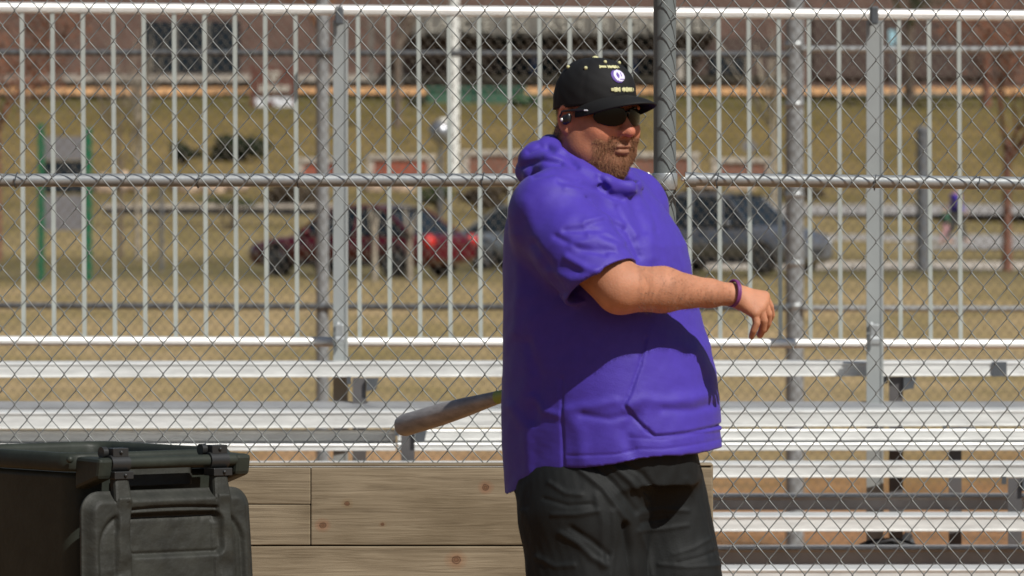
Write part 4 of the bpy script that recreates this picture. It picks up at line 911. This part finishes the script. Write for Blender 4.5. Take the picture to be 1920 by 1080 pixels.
# ---- hooded top
M['purple'] = mat('purple_knit', (.056, .031, .33), .56, var=.08, scale=40, bump=.2, bscale=520, spec=.32, sheen=.06)
M['purple2'] = mat('purple_seam', (.06, .03, .30), .7)
SLc = np.array(U(1127, 530, -255))            # sleeve opening centre
def build_top():
    xs = ar(-34, 420, 2.6); ys = ar(-350, 300, 3.4); zs = ar(ypx(960), ypx(245), 2.6)
    G = Grid(xs, ys, zs)
    G.op(torso_fn(-3), (-20, -230, ypx(960)), (395, 230, ypx(300)))
    G.op(lambda X, Y, Z: Z-ypx(318)-.0*X+0*Y, (-60, -300, ypx(420)), (500, 300, ypx(60)), 26, 'i')
    # shoulders and sleeves
    sh = np.array(SHR); ax = (SLc-sh); 
    G.cap(tuple(sh+[6, 8, -22]), tuple(sh+ax*.55+[-2, 0, 0]), 80, 79, 26); G.cap(tuple(sh+ax*.5), tuple(SLc+[0, 0, 0]), 80, 77, 14)
    G.cap(U(1085, 345, -70), tuple(sh+[0, 0, 4]), 46, 66, 30)
    shl = np.array(SHL); el = np.array(ELL); G.cap(tuple(shl), tuple(shl+(el-shl)*.62), 78, 74, 26); G.cap(U(1140, 345, 70), tuple(shl), 46, 64, 30)
    # sleeve opening: trim past the hem plane around the arm, in the picture plane through (1058,568) and (1196,490)
    n_ = np.array([.5, -.30, -.81]); n_ /= np.linalg.norm(n_); 
    def trim(X, Y, Z):
        d1 = (X-SLc[0])*n_[0]+(Y-SLc[1])*n_[1]+(Z-SLc[2])*n_[2]
        rad = np.sqrt((X-SLc[0]-30)**2+(Y-SLc[1])**2+(Z-SLc[2]+45)**2)
        return np.maximum(-d1, rad-125)
    F0 = G.F.copy(); T = Grid(xs, ys, zs); T.op(torso_fn(-3), (-20, -230, ypx(960)), (395, 230, ypx(300))); T.op(lambda X, Y, Z: Z-ypx(318)-.0*X+0*Y, (-60, -300, ypx(420)), (500, 300, ypx(60)), 26, 'i')
    G.op(trim, tuple(SLc-150), tuple(SLc+150), 0, 's'); G.F = np.minimum(G.F, T.F) if False else np.where(True, np.minimum(G.F, smin(T.F, np.full_like(T.F, 60), 0)), G.F)
    # restore the shoulders cut by nothing, hollow the sleeve round the arm
    a0 = sh+ax*.35; G.cap(tuple(SLc-ax/np.linalg.norm(ax)*46), tuple(SLc+ax*.25), 66, 70, 4, 's'); G.F = np.minimum(G.F, T.F+0.0)
    # hood gathered round the neck
    ringp = [U(1012, 300, 10), U(1008, 303, -45), U(1036, 312, -92), U(1085, 330, -112), U(1135, 345, -108), U(1178, 352, -80), U(1192, 352, -30), U(1182, 350, 35), U(1135, 340, 80), U(1080, 326, 92), U(1034, 304, 62), U(1012, 300, 10)]
    G.chain(ringp, [34, 32, 27, 21, 17, 14, 13, 15, 18, 22, 29, 34], 12)
    r2 = [U(1040, 283, 5), U(1026, 286, -40), U(1046, 297, -78), U(1092, 318, -98), U(1140, 336, -92), U(1172, 344, -72)]
    G.chain(r2, [27, 26, 20, 14, 10, 7], 5)
    r3 = [U(996, 322, 20), U(990, 322, -30), U(1000, 328, -70), U(1040, 344, -104)]
    G.chain(r3, [22, 21, 16, 9], 7)
    G.chain([U(1050, 268, 30), U(1030, 270, 0), U(1035, 276, -40)], [16, 17, 13], 7)
    # neck hole
    G.cap(U(1098, 366, -8), tuple(Hh(-20, 0, -55)), 64, 60, 5, 's'); G.cap(U(1130, 352, -20), U(1150, 300, -45), 40, 62, 8, 's')
    # creases and folds (raised: u, cut: s)
    def cr(pts, r, k, mode='s'): G.chain([U(*p) for p in pts], r, k, mode)
    cr([(1128, 352, -140), (1150, 385, -158), (1170, 420, -176), (1190, 470, -196)], [4, 6, 7, 6], 14)
    cr([(1155, 372, -150), (1165, 400, -160), (1176, 430, -165)], [4, 5, 3], 9)
    cr([(1060, 432, -285), (1110, 428, -290), (1160, 448, -280)], [1, 5, 2], 12)
    cr([(1085, 470, -312), (1120, 462, -312), (1150, 470, -300)], [1, 4, 1], 10)
    cr([(1010, 480, -285), (1045, 500, -305), (1085, 510, -318)], [1, 5, 1], 13)
    cr([(1015, 540, -235), (1000, 600, -225), (985, 680, -190)], [2, 8, 2], 24)
    cr([(1075, 330, -140), (1040, 345, -120), (1005, 352, -80)], [2, 5, 2], 10)
    cr([(1110, 345, -120), (1160, 362, -130), (1190, 372, -110)], [2, 5, 2], 9)
    cr([(1120, 372, -190), (1080, 375, -205), (1040, 392, -215)], [1, 3, 1], 9)
    # hem: cut below a curved line
    hx = np.array([930, 950, 975, 1000, 1030, 1060, 1105, 1150, 1200, 1240, 1300, 1352, 1400])-960; hy = np.array([932, 927, 912, 897, 881, 868, 866, 862, 852, 848, 844, 838, 836])
    def below(X, Y, Z): return (Z-(1375-(np.interp(X+0*Y, hx, hy)-300)-np.clip(Y, 0, 300)*.08))
    G.op(below, (-60, -300, ypx(960)), (420, 300, ypx(790)), 0, 's')
    G.op(lambda X, Y, Z: np.maximum(torso_fn(-11)(X, Y, Z), Z-ypx(800)), (-60, -300, ypx(960)), (420, 300, ypx(800)), 2, 's')
    V, Fq = G.mesh(); V = relax(V, Fq, 2, .5)
    N = vnormals(V, Fq); px = V[:, 0]+960; py = 1675-V[:, 2]; front = (N[:, 1] < .1)
    disp = np.zeros(len(V))
    # pocket, seams and hem band as real relief
    def segd(a, b):
        a = np.array(a, float); b = np.array(b, float); ba = b-a; h = np.clip(((px-a[0])*ba[0]+(py-a[1])*ba[1])/(ba @ ba), 0, 1)
        return np.hypot(px-a[0]-ba[0]*h, py-a[1]-ba[1]*h)
    def poly(pts): return np.min([segd(pts[i], pts[i+1]) for i in range(len(pts)-1)], axis=0)
    pk = [(1208, 628), (1196, 680), (1178, 730), (1166, 752), (1185, 772), (1208, 800), (1226, 811), (1280, 806), (1350, 796)]
    inside = (py > 600) & (py < 806) & (px > np.interp(py, [600, 640, 700, 752, 772, 806], [1210, 1205, 1188, 1166, 1184, 1224]))
    # front facing side only, not the arm
    body_ = front & ~((py < 600) & (px < 1200))
    d = poly(pk); disp += np.where(body_ & inside, 3.2*ss(0, 4, d)*ss(605, 660, py), 0); disp -= np.where(body_, 2.2*np.exp(-(d/3.0)**2), 0)*(py < 812)
    for pts, dep, w_ in (([(1052, 705), (1053, 780), (1056, 866)], 2.6, 3.2), ([(1062, 846), (1105, 845), (1150, 843), (1190, 835)], 1.6, 2.2), ([(1190, 833), (1240, 834), (1300, 828), (1350, 822)], 1.4, 2.2), ([(1178, 812), (1240, 816), (1300, 808), (1350, 797)], 1.2, 2.2), ([(1130, 345), (1152, 392), (1182, 440), (1196, 486)], 2.0, 2.6)):
        disp -= np.where(body_, dep*np.exp(-(poly(pts)/w_)**2), 0)
    # cloth folds: broad soft relief
    disp += np.where(front, 2.4*noise3(V*np.array([1, 1, .55]), .022, 21, 2)+.45*noise3(V*np.array([.7, .7, 1.2]), .11, 23, 3), 0)
    for pts, h, w_ in (([(1175, 752), (1200, 742), (1250, 748), (1310, 740)], 4, 12), ([(1150, 745), (1120, 752), (1060, 760)], 2.5, 9), ([(1188, 775), (1170, 800), (1180, 835)], -6, 14), ([(1065, 770), (1085, 800), (1090, 850)], 3, 14), ([(1000, 740), (1020, 765), (1048, 772)], 3, 8), ([(1300, 660), (1330, 700), (1335, 770)], 3, 14), ([(990, 560), (1000, 640), (985, 740)], 4, 20), ([(1230, 395), (1215, 440), (1220, 480)], 4, 12), ([(1186, 372), (1192, 400), (1206, 430)], -4, 9), ([(1096, 415), (1130, 405), (1165, 420)], 4, 8), ([(1070, 455), (1115, 445), (1150, 458)], 4, 8), ([(1030, 505), (1070, 520), (1120, 508)], 4, 9), ([(1060, 545), (1100, 520), (1150, 500)], -3, 7), ([(985, 380), (1000, 430), (1010, 480)], 3, 14), ([(1048, 338), (1100, 348), (1165, 374)], -4, 6), ([(1060, 352), (1110, 362), (1150, 380)], 3.5, 7), ([(1122, 332), (1148, 372), (1172, 420), (1196, 478)], -5, 6), ([(1140, 360), (1166, 405), (1188, 440)], 4, 7), ([(1200, 350), (1222, 385), (1228, 430)], -4, 8), ([(1028, 276), (1058, 290), (1080, 312)], -6, 6), ([(982, 312), (1015, 300), (1050, 306)], -5, 6), ([(992, 285), (1012, 276), (1034, 284)], -4, 5), ([(1000, 330), (1040, 322), (1080, 334)], -4, 5), ([(1098, 418), (1130, 410), (1168, 428)], -4, 5), ([(1100, 436), (1135, 436), (1165, 452)], 4, 6), ([(1040, 440), (1085, 462), (1130, 470)], -3.5, 6), ([(1060, 478), (1095, 498), (1130, 506)], 4, 7), ([(1000, 455), (1030, 500), (1050, 545)], -5, 9), ([(965, 440), (975, 520), (968, 620)], 4, 12), ([(990, 640), (1010, 700), (1000, 780)], -3.5, 10), ([(1090, 770), (1140, 778), (1175, 770)], -3, 7), ([(960, 760), (985, 800), (990, 880)], 4, 12), ([(1240, 760), (1290, 764), (1330, 756)], -3, 8)):
        disp += np.where(front, h*np.exp(-(poly(pts)/w_)**2), 0)
    V = V+N*disp[:, None]; V = relax(V, Fq, 1, .3)
    return sdf_obj('hooded_top', V, Fq, M['purple'], man)
top = build_top()
# little chest logo mark on the placket
e = MB(); c = Wp(1160, 365, -172)
# ---- trousers
M['blackcloth'] = mat('black_cloth', (.0075, .0088, .0088), .68, var=.15, scale=6, bump=.15, bscale=420, spec=.25)
def build_trousers():
    xs = ar(-30, 440, 3.0); ys = ar(-250, 260, 4.0); zs = zz((-2, 500, 10), (500, ypx(1120), 7), (ypx(1120), ypx(800), 3.0)); G = Grid(xs, ys, zs)
    G.op(lambda X, Y, Z: np.maximum(torso_fn(-18, .95)(X, Y, Z), ypx(905)-Z), (-20, -230, ypx(980)), (395, 230, ypx(790)))
    G.op(lambda X, Y, Z: Z-ypx(815)+0*X+0*Y, (-60, -300, ypx(860)), (500, 300, ypx(700)), 4, 'i')
    G.cap(U(1094, 925, -70), U(1096, 970, -85), 124, 118, 40); G.cap(U(1215, 925, 50), U(1228, 970, 55), 122, 114, 40)
    G.chain([U(1094, 960, -90), U(1099, 1080, -96), U(1100, 1240, -98), U(1085, 1590, -95)], [120, 108, 92, 62], 20)
    G.chain([U(1236, 950, 50), U(1256, 1080, 30), U(1300, 1230, 40), U(1330, 1590, 60)], [112, 104, 86, 60], 20)
    G.op(lambda X, Y, Z: (X-(np.interp(-Z, [-ypx(840), -ypx(960), -ypx(1080), -ypx(1240)], [1306, 1335, 1362, 1400])-960)+0*Y)*.96, (100, -300, ypx(1240)), (500, 300, ypx(790)), 30, 'i')
    V, Fq = G.mesh(); V = relax(V, Fq, 3, .5); N = vnormals(V, Fq); k_ = 1+V[:, 1]/12500; px = V[:, 0]/k_+960; py = 300+(1375-V[:, 2])/k_; front = (N[:, 1] < .25)
    def segd(a, b):
        a = np.array(a, float); b = np.array(b, float); ba = b-a; h = np.clip(((px-a[0])*ba[0]+(py-a[1])*ba[1])/(ba @ ba), 0, 1)
        return np.hypot(px-a[0]-ba[0]*h, py-a[1]-ba[1]*h)
    wob = 5*noise3(V, .03, 77, 2)
    disp = 1.8*noise3(V*np.array([1, 1, .3]), .035, 31, 2)+.9*noise3(V*np.array([1, 1, .45]), .10, 33, 3)
    left = [([(1174, 985), (1182, 1030), (1190, 1085)], -16, 9), ([(1075, 872), (1130, 915), (1178, 980)], 5, 7), ([(1110, 868), (1150, 905), (1195, 960)], -5, 6), ([(1140, 866), (1185, 905), (1212, 940)], 5, 7), ([(1170, 868), (1205, 890), (1225, 915)], -4, 6), ([(1030, 905), (1060, 925), (1090, 928)], 4, 7), ([(1020, 935), (1065, 948), (1110, 945)], -3.5, 6), ([(1035, 965), (1080, 965), (1120, 958)], 3.5, 6), ([(1050, 1000), (1085, 1020), (1110, 1045), (1135, 1060)], 4.5, 8), ([(1070, 990), (1110, 1015), (1140, 1040)], -4, 7), ([(1010, 1045), (1040, 1062), (1075, 1060)], 3, 7), ([(1150, 960), (1152, 1010), (1145, 1080)], 4, 9), ([(1118, 930), (1132, 985), (1128, 1060)], 3, 10), ([(985, 960), (1000, 1010), (1010, 1080)], 3, 10),
             ([(1200, 962), (1240, 955), (1290, 958)], 3, 6), ([(1205, 980), (1250, 972)], -3.5, 5), ([(1200, 995), (1245, 992), (1290, 985)], 3, 6), ([(1262, 1040), (1300, 1028), (1335, 1008)], 3, 5), ([(1270, 1055), (1310, 1046), (1345, 1032)], -3, 5), ([(1235, 1058), (1290, 1064), (1350, 1060)], 3, 6), ([(1200, 1000), (1215, 1040), (1222, 1080)], 3.5, 8), ([(1290, 900), (1315, 960), (1335, 1030)], 2.5, 9)]
    for pts, h, w_ in left:
        d = np.min([segd(pts[i], pts[i+1]) for i in range(len(pts)-1)], axis=0)+wob*.3; disp += np.where(front, .8*h*np.exp(-(d/(w_*.72))**2), 0)
    V = V+N*disp[:, None]; V = relax(V, Fq, 1, .3)
    return sdf_obj('trousers', V, Fq, M['blackcloth'], man)
build_trousers()
# shoes
for (an, toe) in ((U(1085, 1580, -95), U(1190, 1655, -115)), (U(1330, 1580, 70), U(1430, 1655, 50))):
    G = Grid(ar(an[0]-60, toe[0]+50, 4), ar(an[1]-80, an[1]+80, 4), ar(-4, 120, 4)); G.cap((an[0], an[1], 70), (an[0]-6, an[1], 34), 44, 42, 8); G.cap((an[0], an[1], 36), (toe[0], toe[1], 26), 42, 32, 12)
    G.op(lambda X, Y, Z: 0-Z+0*X+0*Y, (-100, -300, -10), (600, 300, 40), 3, 'i'); V, Fq = G.mesh(); sdf_obj('shoe', V, Fq, M['blackcloth'], man)
# ---- wrist band
bnd = MB(); wc = Wp(1375, 550, -157); axd = Vector((1, .52, -.16)).normalized(); u_ = axd.orthogonal().normalized(); v_ = axd.cross(u_)
pts = [wc+u_*(.0295*math.cos(a))+v_*(.0285*math.sin(a)) for a in [2*math.pi*k/40 for k in range(41)]]
for off in (-.0022, .0022): bnd.tube([p+axd*off for p in pts], .0028, 8, cap=False)
bnd.build('wrist_band', mat('band_purple', (.16, .035, .15), .5), man)
# ---- cap
M['cap'] = mat('cap_black', (.0085, .0085, .009), .75, var=.2, scale=12, bump=.10, bscale=500, spec=.3)
M['cap_under'] = mat('cap_under', (.012, .012, .012), .8)
M['cream_thread'] = mat('cream_thread', (.62, .60, .32), .7, var=.35, scale=260)
M['white_thread'] = mat('white_thread', (.66, .62, .82), .7, var=.1, scale=260)
M['purple_thread'] = mat('purple_thread', (.10, .05, .28), .7)
def capR(th):      # crown base outline radius in direction th (0 = forward)
    return 1/math.sqrt((math.cos(th)/84)**2+(math.sin(th)/70.5)**2)
def crown_pt(th, ph, off=0.0):
    """ph 0 at the band .. pi/2 at the button"""
    r = capR(th)+off; c, s = math.cos(ph), math.sin(ph)
    base_u = 14+7*math.cos(th)
    topu = 108; e = 1.0
    bulge = 1+.045*math.sin(2*ph)+.05*max(0, math.cos(th))*math.sin(ph*2)
    u = base_u+(topu+off-base_u)*(s**.94)
    rr = r*(max(c, 0)**.80)*bulge
    return Hh(rr*math.cos(th)-2, rr*math.sin(th), u)
def np2v(p): return Vector(toworld([p])[0])
mb = MB(); NT, NP = 96, 30; vs = [np2v(crown_pt(2*math.pi*i/NT, (math.pi/2)*j/NP, -.7*math.exp(-((((2*math.pi*i/NT)/(math.pi/3)) % 1-.0 if ((2*math.pi*i/NT)/(math.pi/3)) % 1 < .5 else ((2*math.pi*i/NT)/(math.pi/3)) % 1-1)/.03)**2)+.5*math.sin(i*.7+j*.9)*math.sin(j*.35))) for j in range(NP) for i in range(NT)]
vs.append(np2v(crown_pt(0, math.pi/2))); fs = [(j*NT+i, j*NT+(i+1) % NT, (j+1)*NT+(i+1) % NT, (j+1)*NT+i) for j in range(NP-1) for i in range(NT)]+[((NP-1)*NT+i, (NP-1)*NT+(i+1) % NT, NP*NT) for i in range(NT)]
mb.add(vs, fs, True); cro = mb.build('cap', M['cap'], man); sdm = cro.modifiers.new('s', 'SOLIDIFY'); sdm.thickness = .0025; sdm.offset = -1
# brim
mb = MB(); NS, NT2 = 48, 16; vs = []
def brim_pt(s, t_, off=0.0):
    th = s*R(74); r0 = capR(th); a = Hh(0, 0, 0)
    L = 60*max(0.0, 1-abs(s)**2.4)**.62
    f0 = r0*math.cos(th)-2; l0 = r0*math.sin(th)
    f = f0+L*t_*(1.0); l = l0*(1+.10*t_*(1-abs(s)))
    u = 22+7*math.cos(th)-5-0+ (-15*abs(s)**1.7)*(.55+.45*t_) + 16*(1-abs(s)**2) - 12*t_*t_*(1-.3*abs(s)) + off
    return Hh(f, l, u)
for j in range(NT2+1):
    for i in range(NS+1): vs.append(np2v(brim_pt(-1+2*i/NS, j/NT2)))
fs = [(j*(NS+1)+i, j*(NS+1)+i+1, (j+1)*(NS+1)+i+1, (j+1)*(NS+1)+i) for j in range(NT2) for i in range(NS)]
mb.add(vs, fs, True); bri = mb.build('brim', M['cap'], cro); sdm = bri.modifiers.new('s', 'SOLIDIFY'); sdm.thickness = .0042; sdm.offset = -1
# eyelets and button
for th, ph in ((R(-62), R(50)), (R(-20), R(64)), (R(25), R(62)), (R(-118), R(52))):
    c = crown_pt(th, ph, 1.0); MB().ball(np2v(c), .0042, 6).build('eyelet', M['cream_thread'], cro)
MB().ball(np2v(Hh(-2, 0, 107)), (.008, .008, .005), 8).build('button', M['cream_thread'], cro)
# stitched front emblem: pale oval badge between two cream lines of tiny lettering
def patch(th0, th1, ph0, ph1, fn, off, m, nm, nu=28, nv=20):
    mb = MB(); vs = []; keep = {}; fs = []
    for j in range(nv+1):
        for i in range(nu+1):
            th = th0+(th1-th0)*i/nu; ph = ph0+(ph1-ph0)*j/nv; keep[(i, j)] = len(vs); vs.append(np2v(crown_pt(th, ph, off)))
    for j in range(nv):
        for i in range(nu):
            if fn((i+.5)/nu*2-1, (j+.5)/nv*2-1): fs.append((keep[(i, j)], keep[(i+1, j)], keep[(i+1, j+1)], keep[(i, j+1)]))
    mb.add(vs, fs, True); o = mb.build(nm, m, cro, recalc=False); s_ = o.modifiers.new('s', 'SOLIDIFY'); s_.thickness = .0009; s_.offset = 1; return o
def badge(u, v): return (u*u+(v*.9+.15*u)**2 < .85)
patch(R(-20.5), R(-1), R(27), R(46), badge, .5, M['purple_thread'], 'emblem_border')
def helmet(u, v): return (((u-.05)/.8)**2+((v-.08)/.82)**2 < .9) and not (((u+.15)/.22)**2+((v-.1)/.45)**2 < .8) and not (abs(v+.45) < .09 and u > .0) and not (abs(u-.35) < .07 and abs(v-.2) < .3)
patch(R(-19.5), R(3), R(25), R(48), helmet, 1.2, M['white_thread'], 'emblem')
rl2 = random.Random(5)
cols = [rl2.random() > .08 for _ in range(40)]; hts = [rl2.uniform(.7, 1) for _ in range(40)]
patch(R(-36), R(2), R(50), R(56), lambda u, v: cols[int((u+1)*9)] and abs(v) < hts[int((u+1)*9)], .5, M['cream_thread'], 'emblem_lettering', 36, 6)
patch(R(-22), R(16), R(15), R(21), lambda u, v: cols[int((u+1)*9)+10] and abs(v) < hts[int((u+1)*9)+10], .5, M['cream_thread'], 'emblem_lettering', 36, 6)
# ---- hair at the nape and temple, beard
M['hair'] = mat('hair_brown', (.14, .095, .065), .75, var=.35, scale=90)
M['beard'] = mat('beard_brown', (.24, .125, .068), .95, var=.4, scale=40, spec=.1)
rs3 = np.random.RandomState(11)
body = [o for o in man.children if o.name.startswith('body')][0]
bv = np.empty(len(body.data.vertices)*3, np.float32); body.data.vertices.foreach_get('co', bv); bv = bv.reshape(-1, 3)
bn_ = np.empty(len(body.data.vertices)*3, np.float32); body.data.vertices.foreach_get('normal', bn_); bn_ = bn_.reshape(-1, 3)
Lu = np.stack([bv[:, 0]*S, (bv[:, 1]-DM)*S, bv[:, 2]*S], 1); qh = (Lu-HC) @ HR.T
nq = noise3(Lu, .11, 40)
f_, l_, u_h = qh[:, 0], qh[:, 1], qh[:, 2]
bm_mask = (u_h < -40+5*nq) & (u_h > -112) & (f_ > 38-.3*(u_h+60)+8*nq) & (np.abs(l_) < 58)
bm_mask |= (u_h < -36) & (u_h > -54) & (f_ > 62) & (np.abs(l_) < 34)
bm_mask |= (u_h < -62) & (u_h > -118) & (f_ > 34) & (np.abs(l_) < 46)
bm_mask &= ~((np.abs(l_) < 19) & (u_h > -72) & (u_h < -53) & (f_ > 70))
bm_mask &= ~((u_h > -44) & (np.abs(l_) < 14) & (f_ > 80))
hm_mask = (u_h > -62+4*nq) & (u_h < 24) & (((f_ < -24) & (np.abs(l_) > 0)) | ((f_ < 8) & (u_h > 2) & (np.abs(l_) > 48))) & (u_h > -60)
hm_mask &= ~((f_ > -34) & (f_ < 10) & (np.abs(l_) > 62) & (u_h < 20))
def strands(mask, n, L, wd, fall, nm, m, par, fwd=0.0):
    ids = np.argwhere(mask)[:, 0]
    if len(ids) == 0: return
    pick = ids[rs3.randint(len(ids), size=n)]; vs = np.zeros((n*4, 3)); Nn = bn_[pick]; p0 = bv[pick]+rs3.normal(size=(n, 3))*.0009
    dirn = Nn*.55+np.array([0, 0, -1.0])*fall+fw[None, :]*fwd+rs3.normal(size=(n, 3))*.35; dirn /= np.linalg.norm(dirn, axis=1)[:, None]
    side = np.cross(dirn, Nn+.01); side /= np.linalg.norm(side, axis=1)[:, None]+1e-9; ll = L*rs3.uniform(.5, 1.2, n)[:, None]
    vs[0::4] = p0-side*wd-Nn*.0008; vs[1::4] = p0+side*wd-Nn*.0008; vs[2::4] = p0+dirn*ll+side*wd*.3; vs[3::4] = p0+dirn*ll-side*wd*.3
    fs = np.arange(n*4).reshape(-1, 4); o = sdf_obj(nm, vs, fs, m, par, world=False); return o
dense = bm_mask & (f_+.25*(-u_h-60) > 58+9*nq)
strands(dense, 4300, .0055, .0004, .85, 'beard', M['beard'], man)
strands(bm_mask & ~dense, 1500, .0022, .00025, .8, 'stubble', M['beard'], man)
strands(hm_mask, 5000, .008, .0006, .9, 'hair', M['hair'], man)
arm_mask = (bv[:, 0]*S+960 > 1190) & (bv[:, 0]*S+960 < 1365) & (bv[:, 1] < DM-.12) & (bv[:, 2] > 1.25) & (bv[:, 2] < 1.46)
strands(arm_mask, 2600, .009, .00022, .45, 'arm_hair', M['hair'], man, .6)
# ---- sunglasses
M['lens'] = mat('lens_dark', (.005, .004, .003), .16, spec=.2)
M['frame'] = mat('glasses_frame', (.012, .012, .013), .3)
gl = MB(); 
def lens(sgn):
    mb = MB(); nu, nv = 22, 14; vs = []; fs = []
    for j in range(nv+1):
        for i in range(nu+1):
            a = (i/nu)*2-1; b2 = (j/nv)*2-1; rr = math.sqrt(max(0, 1-.0)); 
            # superellipse disc mapping
            x = a*math.sqrt(1-.5*b2*b2*.9); y = b2*math.sqrt(1-.5*a*a*.9)
            lat = sgn*(32+x*29); w_ = abs(lat)/75
            f = 84-44*w_**2.1-.0012*(y*17)**2*2; u = 0+y*(18.5-3*max(0, x))-1.5*x
            vs.append(np2v(Hh(f+4, lat, u)))
    fs = [(j*(nu+1)+i, j*(nu+1)+i+1, (j+1)*(nu+1)+i+1, (j+1)*(nu+1)+i) for j in range(nv) for i in range(nu)]
    mb.add(vs, fs, True); return mb
gw = MB()
gp = lambda f, l, u: np2v(Hh(f, l, u))
gw.tube([gp(86, -6, 6), gp(89, 0, 9), gp(86, 6, 6)], .0026, 8); 
glasses = gw.build('sunglasses', M['frame'], man)
for s in (-1, 1):
    o = lens(s).build('lens', M['lens'], glasses, recalc=False); m_ = o.modifiers.new('s', 'SOLIDIFY'); m_.thickness = .0022
    br_ = MB(); br_.tube([gp(86, s*6, 12), gp(82, s*25, 17), gp(70, s*45, 15), gp(54, s*59, 11)], .0024, 8); br_.build('brow_bar', M['frame'], glasses)
    t_ = MB(); t_.tube([gp(54, s*59, 10), gp(40, s*67, 11), gp(10, s*71, 9), gp(-14, s*72, 6), gp(-22, s*70, -6)], [.0042, .0036, .0026, .0022, .002], 8); t_.build('temple', M['frame'], glasses)
MB().tube([gp(50, -66, 10), gp(43, -68.5, 10)], .0016, 8).build('temple_mark', M['signwhite'], glasses)
# ---- earbud
eb = MB(); eb.ball(gp(-3, -72, -9), (.010, .007, .012), 8); eb.ball(gp(6, -73, -6), (.007, .005, .012), 8); ebo = eb.build('earbud', M['frame'], man)
MB().ball(gp(-6, -79, -9), (.0035, .003, .004), 8).build('earbud_glint', M['alu_rail'], ebo)  # bright bead stands in for the highlight on the black earbud
# ---- chest mark
mk = MB(); 
q = Wp(1160, 363, 0)
# ---- baseball bat held behind the back
bat = thing('baseball_bat', 'slim grayish baseball bat pointing back from behind the man, over the bleacher rows', 'baseball bat', Wp(1040, 714, 222))
K0 = np.array(U(1058, 708, 213)); K1 = np.array(U(750, 800, 560)); dv_ = (K1-K0); Lb = np.linalg.norm(dv_); 
prof = [(0, .014), (.004, .0215), (.018, .0215), (.03, .0145), (.06, .0125), (.3, .0125), (.45, .017), (.6, .0225), (.75, .026), (.97, .0262), (.99, .023), (1.0, .012)]
M['batgray'] = mat('bat_gray', (.36, .34, .33), .45, .2, var=.35, scale=9, stretch=(2, 2, 6)); M['batgreen'] = mat('bat_green', (.28, .36, .08), .5)
def batp(t_): return Wp(*(0, 0)) if False else Vector(toworld([K0+dv_*t_])[0])
def batseg(t0, t1, m, nm, extra=0):
    ts = [t0]+[p[0] for p in prof if t0 < p[0] < t1]+[t1]; rr = [np.interp(t_, [p[0] for p in prof], [p[1] for p in prof])+extra for t_ in ts]
    return MB().tube([batp(t_) for t_ in ts], rr, 20).build(nm, m, bat)
batseg(0, .30, M['frame'], 'grip'); batseg(.30, .345, M['batgray'], 'taper'); batseg(.345, .40, M['batgreen'], 'label_band'); batseg(.40, 1.0, M['batgray'], 'barrel')

# ---------------------------------------------------------------- far walkers
def walker(px, py_foot, D, h, face, label, shirt, legs, sk=(.45, .25, .16), stride=.28, group=None, pose=0):
    g = P(px, py_foot, D); root = thing('person', label, 'person', g, group); k = h/1.75; sc = 100.0*k
    def B(x, y, z): return (x*face*100, y*100, z*100)
    G = Grid(ar(-70, 70, 2.2), ar(-45, 45, 2.2), ar(-2, 182, 2.2))
    G.cap(B(0, 0, 1.0), B(0, 0, 1.36), 14, 17, 4); G.cap(B(0, 0, .95), B(0, 0, .98), 15, 15, 4)
    G.cap(B(0, 0, 1.42), B(.01, 0, 1.56), 6, 5.5, 3); G.ell(B(.02, 0, 1.655), (9.5, 7.8, 11.5), 2); G.ell(B(.115, 0, 1.64), (2.2, 1.6, 2.4), 1.5)
    for s in (-1, 1):
        a = stride*s; kn2 = B(a*.5+.05, s*.1, .52); an2 = B(a, s*.09, .09)
        G.chain([B(0, s*.09, .92), kn2, an2], [9.5, 6.5, 4.2], 4); G.cap(an2, B(a+.17, s*.09, .035), 4.5, 3.2, 2)
        el2 = B(-a*.35-.02, s*.24, 1.12); wr2 = B(-a*.8+.08, s*.24, .90); G.chain([B(0, s*.19, 1.38), el2, wr2], [5.8, 4.5, 3.2], 3)
        w2 = np.array(wr2); G.cap(wr2, tuple(w2+[face*1, 0, -6]), 3.4, 3.2, 2)
        for j in range(4): G.cap(tuple(w2+[face*(j*1.6-2), 0, -7]), tuple(w2+[face*(j*1.6-1.2), -s*1.4, -13+abs(j-1.5)]), 1.0, .9, .5)
        G.cap(tuple(w2+[face*2.5, 0, -3]), tuple(w2+[face*5, -s*1, -8]), 1.2, 1.0, 1)
    V, Fq = G.mesh(); V = relax(V, Fq, 1, .4); W2 = V/100*k+np.array(g)
    sdf_obj('body', W2, Fq, sk if not isinstance(sk, tuple) else mat('walker_skin', sk, .6), root, world=False)
    def shell(nm, m, lo, hi, infl, arms):
        H_ = Grid(G.xs, G.ys, G.zs); H_.F = G.F-infl; zz_ = H_.zs[None, None, :]; yy = np.abs(H_.ys[None, :, None])
        H_.F = np.maximum(H_.F, np.maximum(lo-zz_, zz_-hi)+0*H_.F); 
        if not arms: H_.F = np.maximum(H_.F, (yy-20)+0*H_.F)
        v, f = H_.mesh(); sdf_obj(nm, v/100*k+np.array(g), f, m, root, world=False)
    shell('shirt', shirt, 96, 147, 1.8, True); shell('trousers', legs, 12 if pose == 0 else 45, 99, 1.6, False)
    Hh_ = MB(); Hh_.ball((g.x-.005*face, g.y, g.z+1.70*k), (.105*k, .088*k, .095*k), 10).build('hair', M['hair'], root)
    return root
walker(1792, 455, 196, 1.72, 1, 'distant walker in a purple shirt and dark trousers on the footpath beyond the fences', mat('walker_purple', (.06, .03, .32), .8), mat('walker_dark', (.03, .032, .038), .8))
cw = walker(1772, 458, 198, 1.15, 1, 'distant child in a green top walking beside the purple shirted walker', mat('walker_green', (.03, .12, .07), .8), mat('walker_pink', (.55, .30, .32), .8), stride=.2)
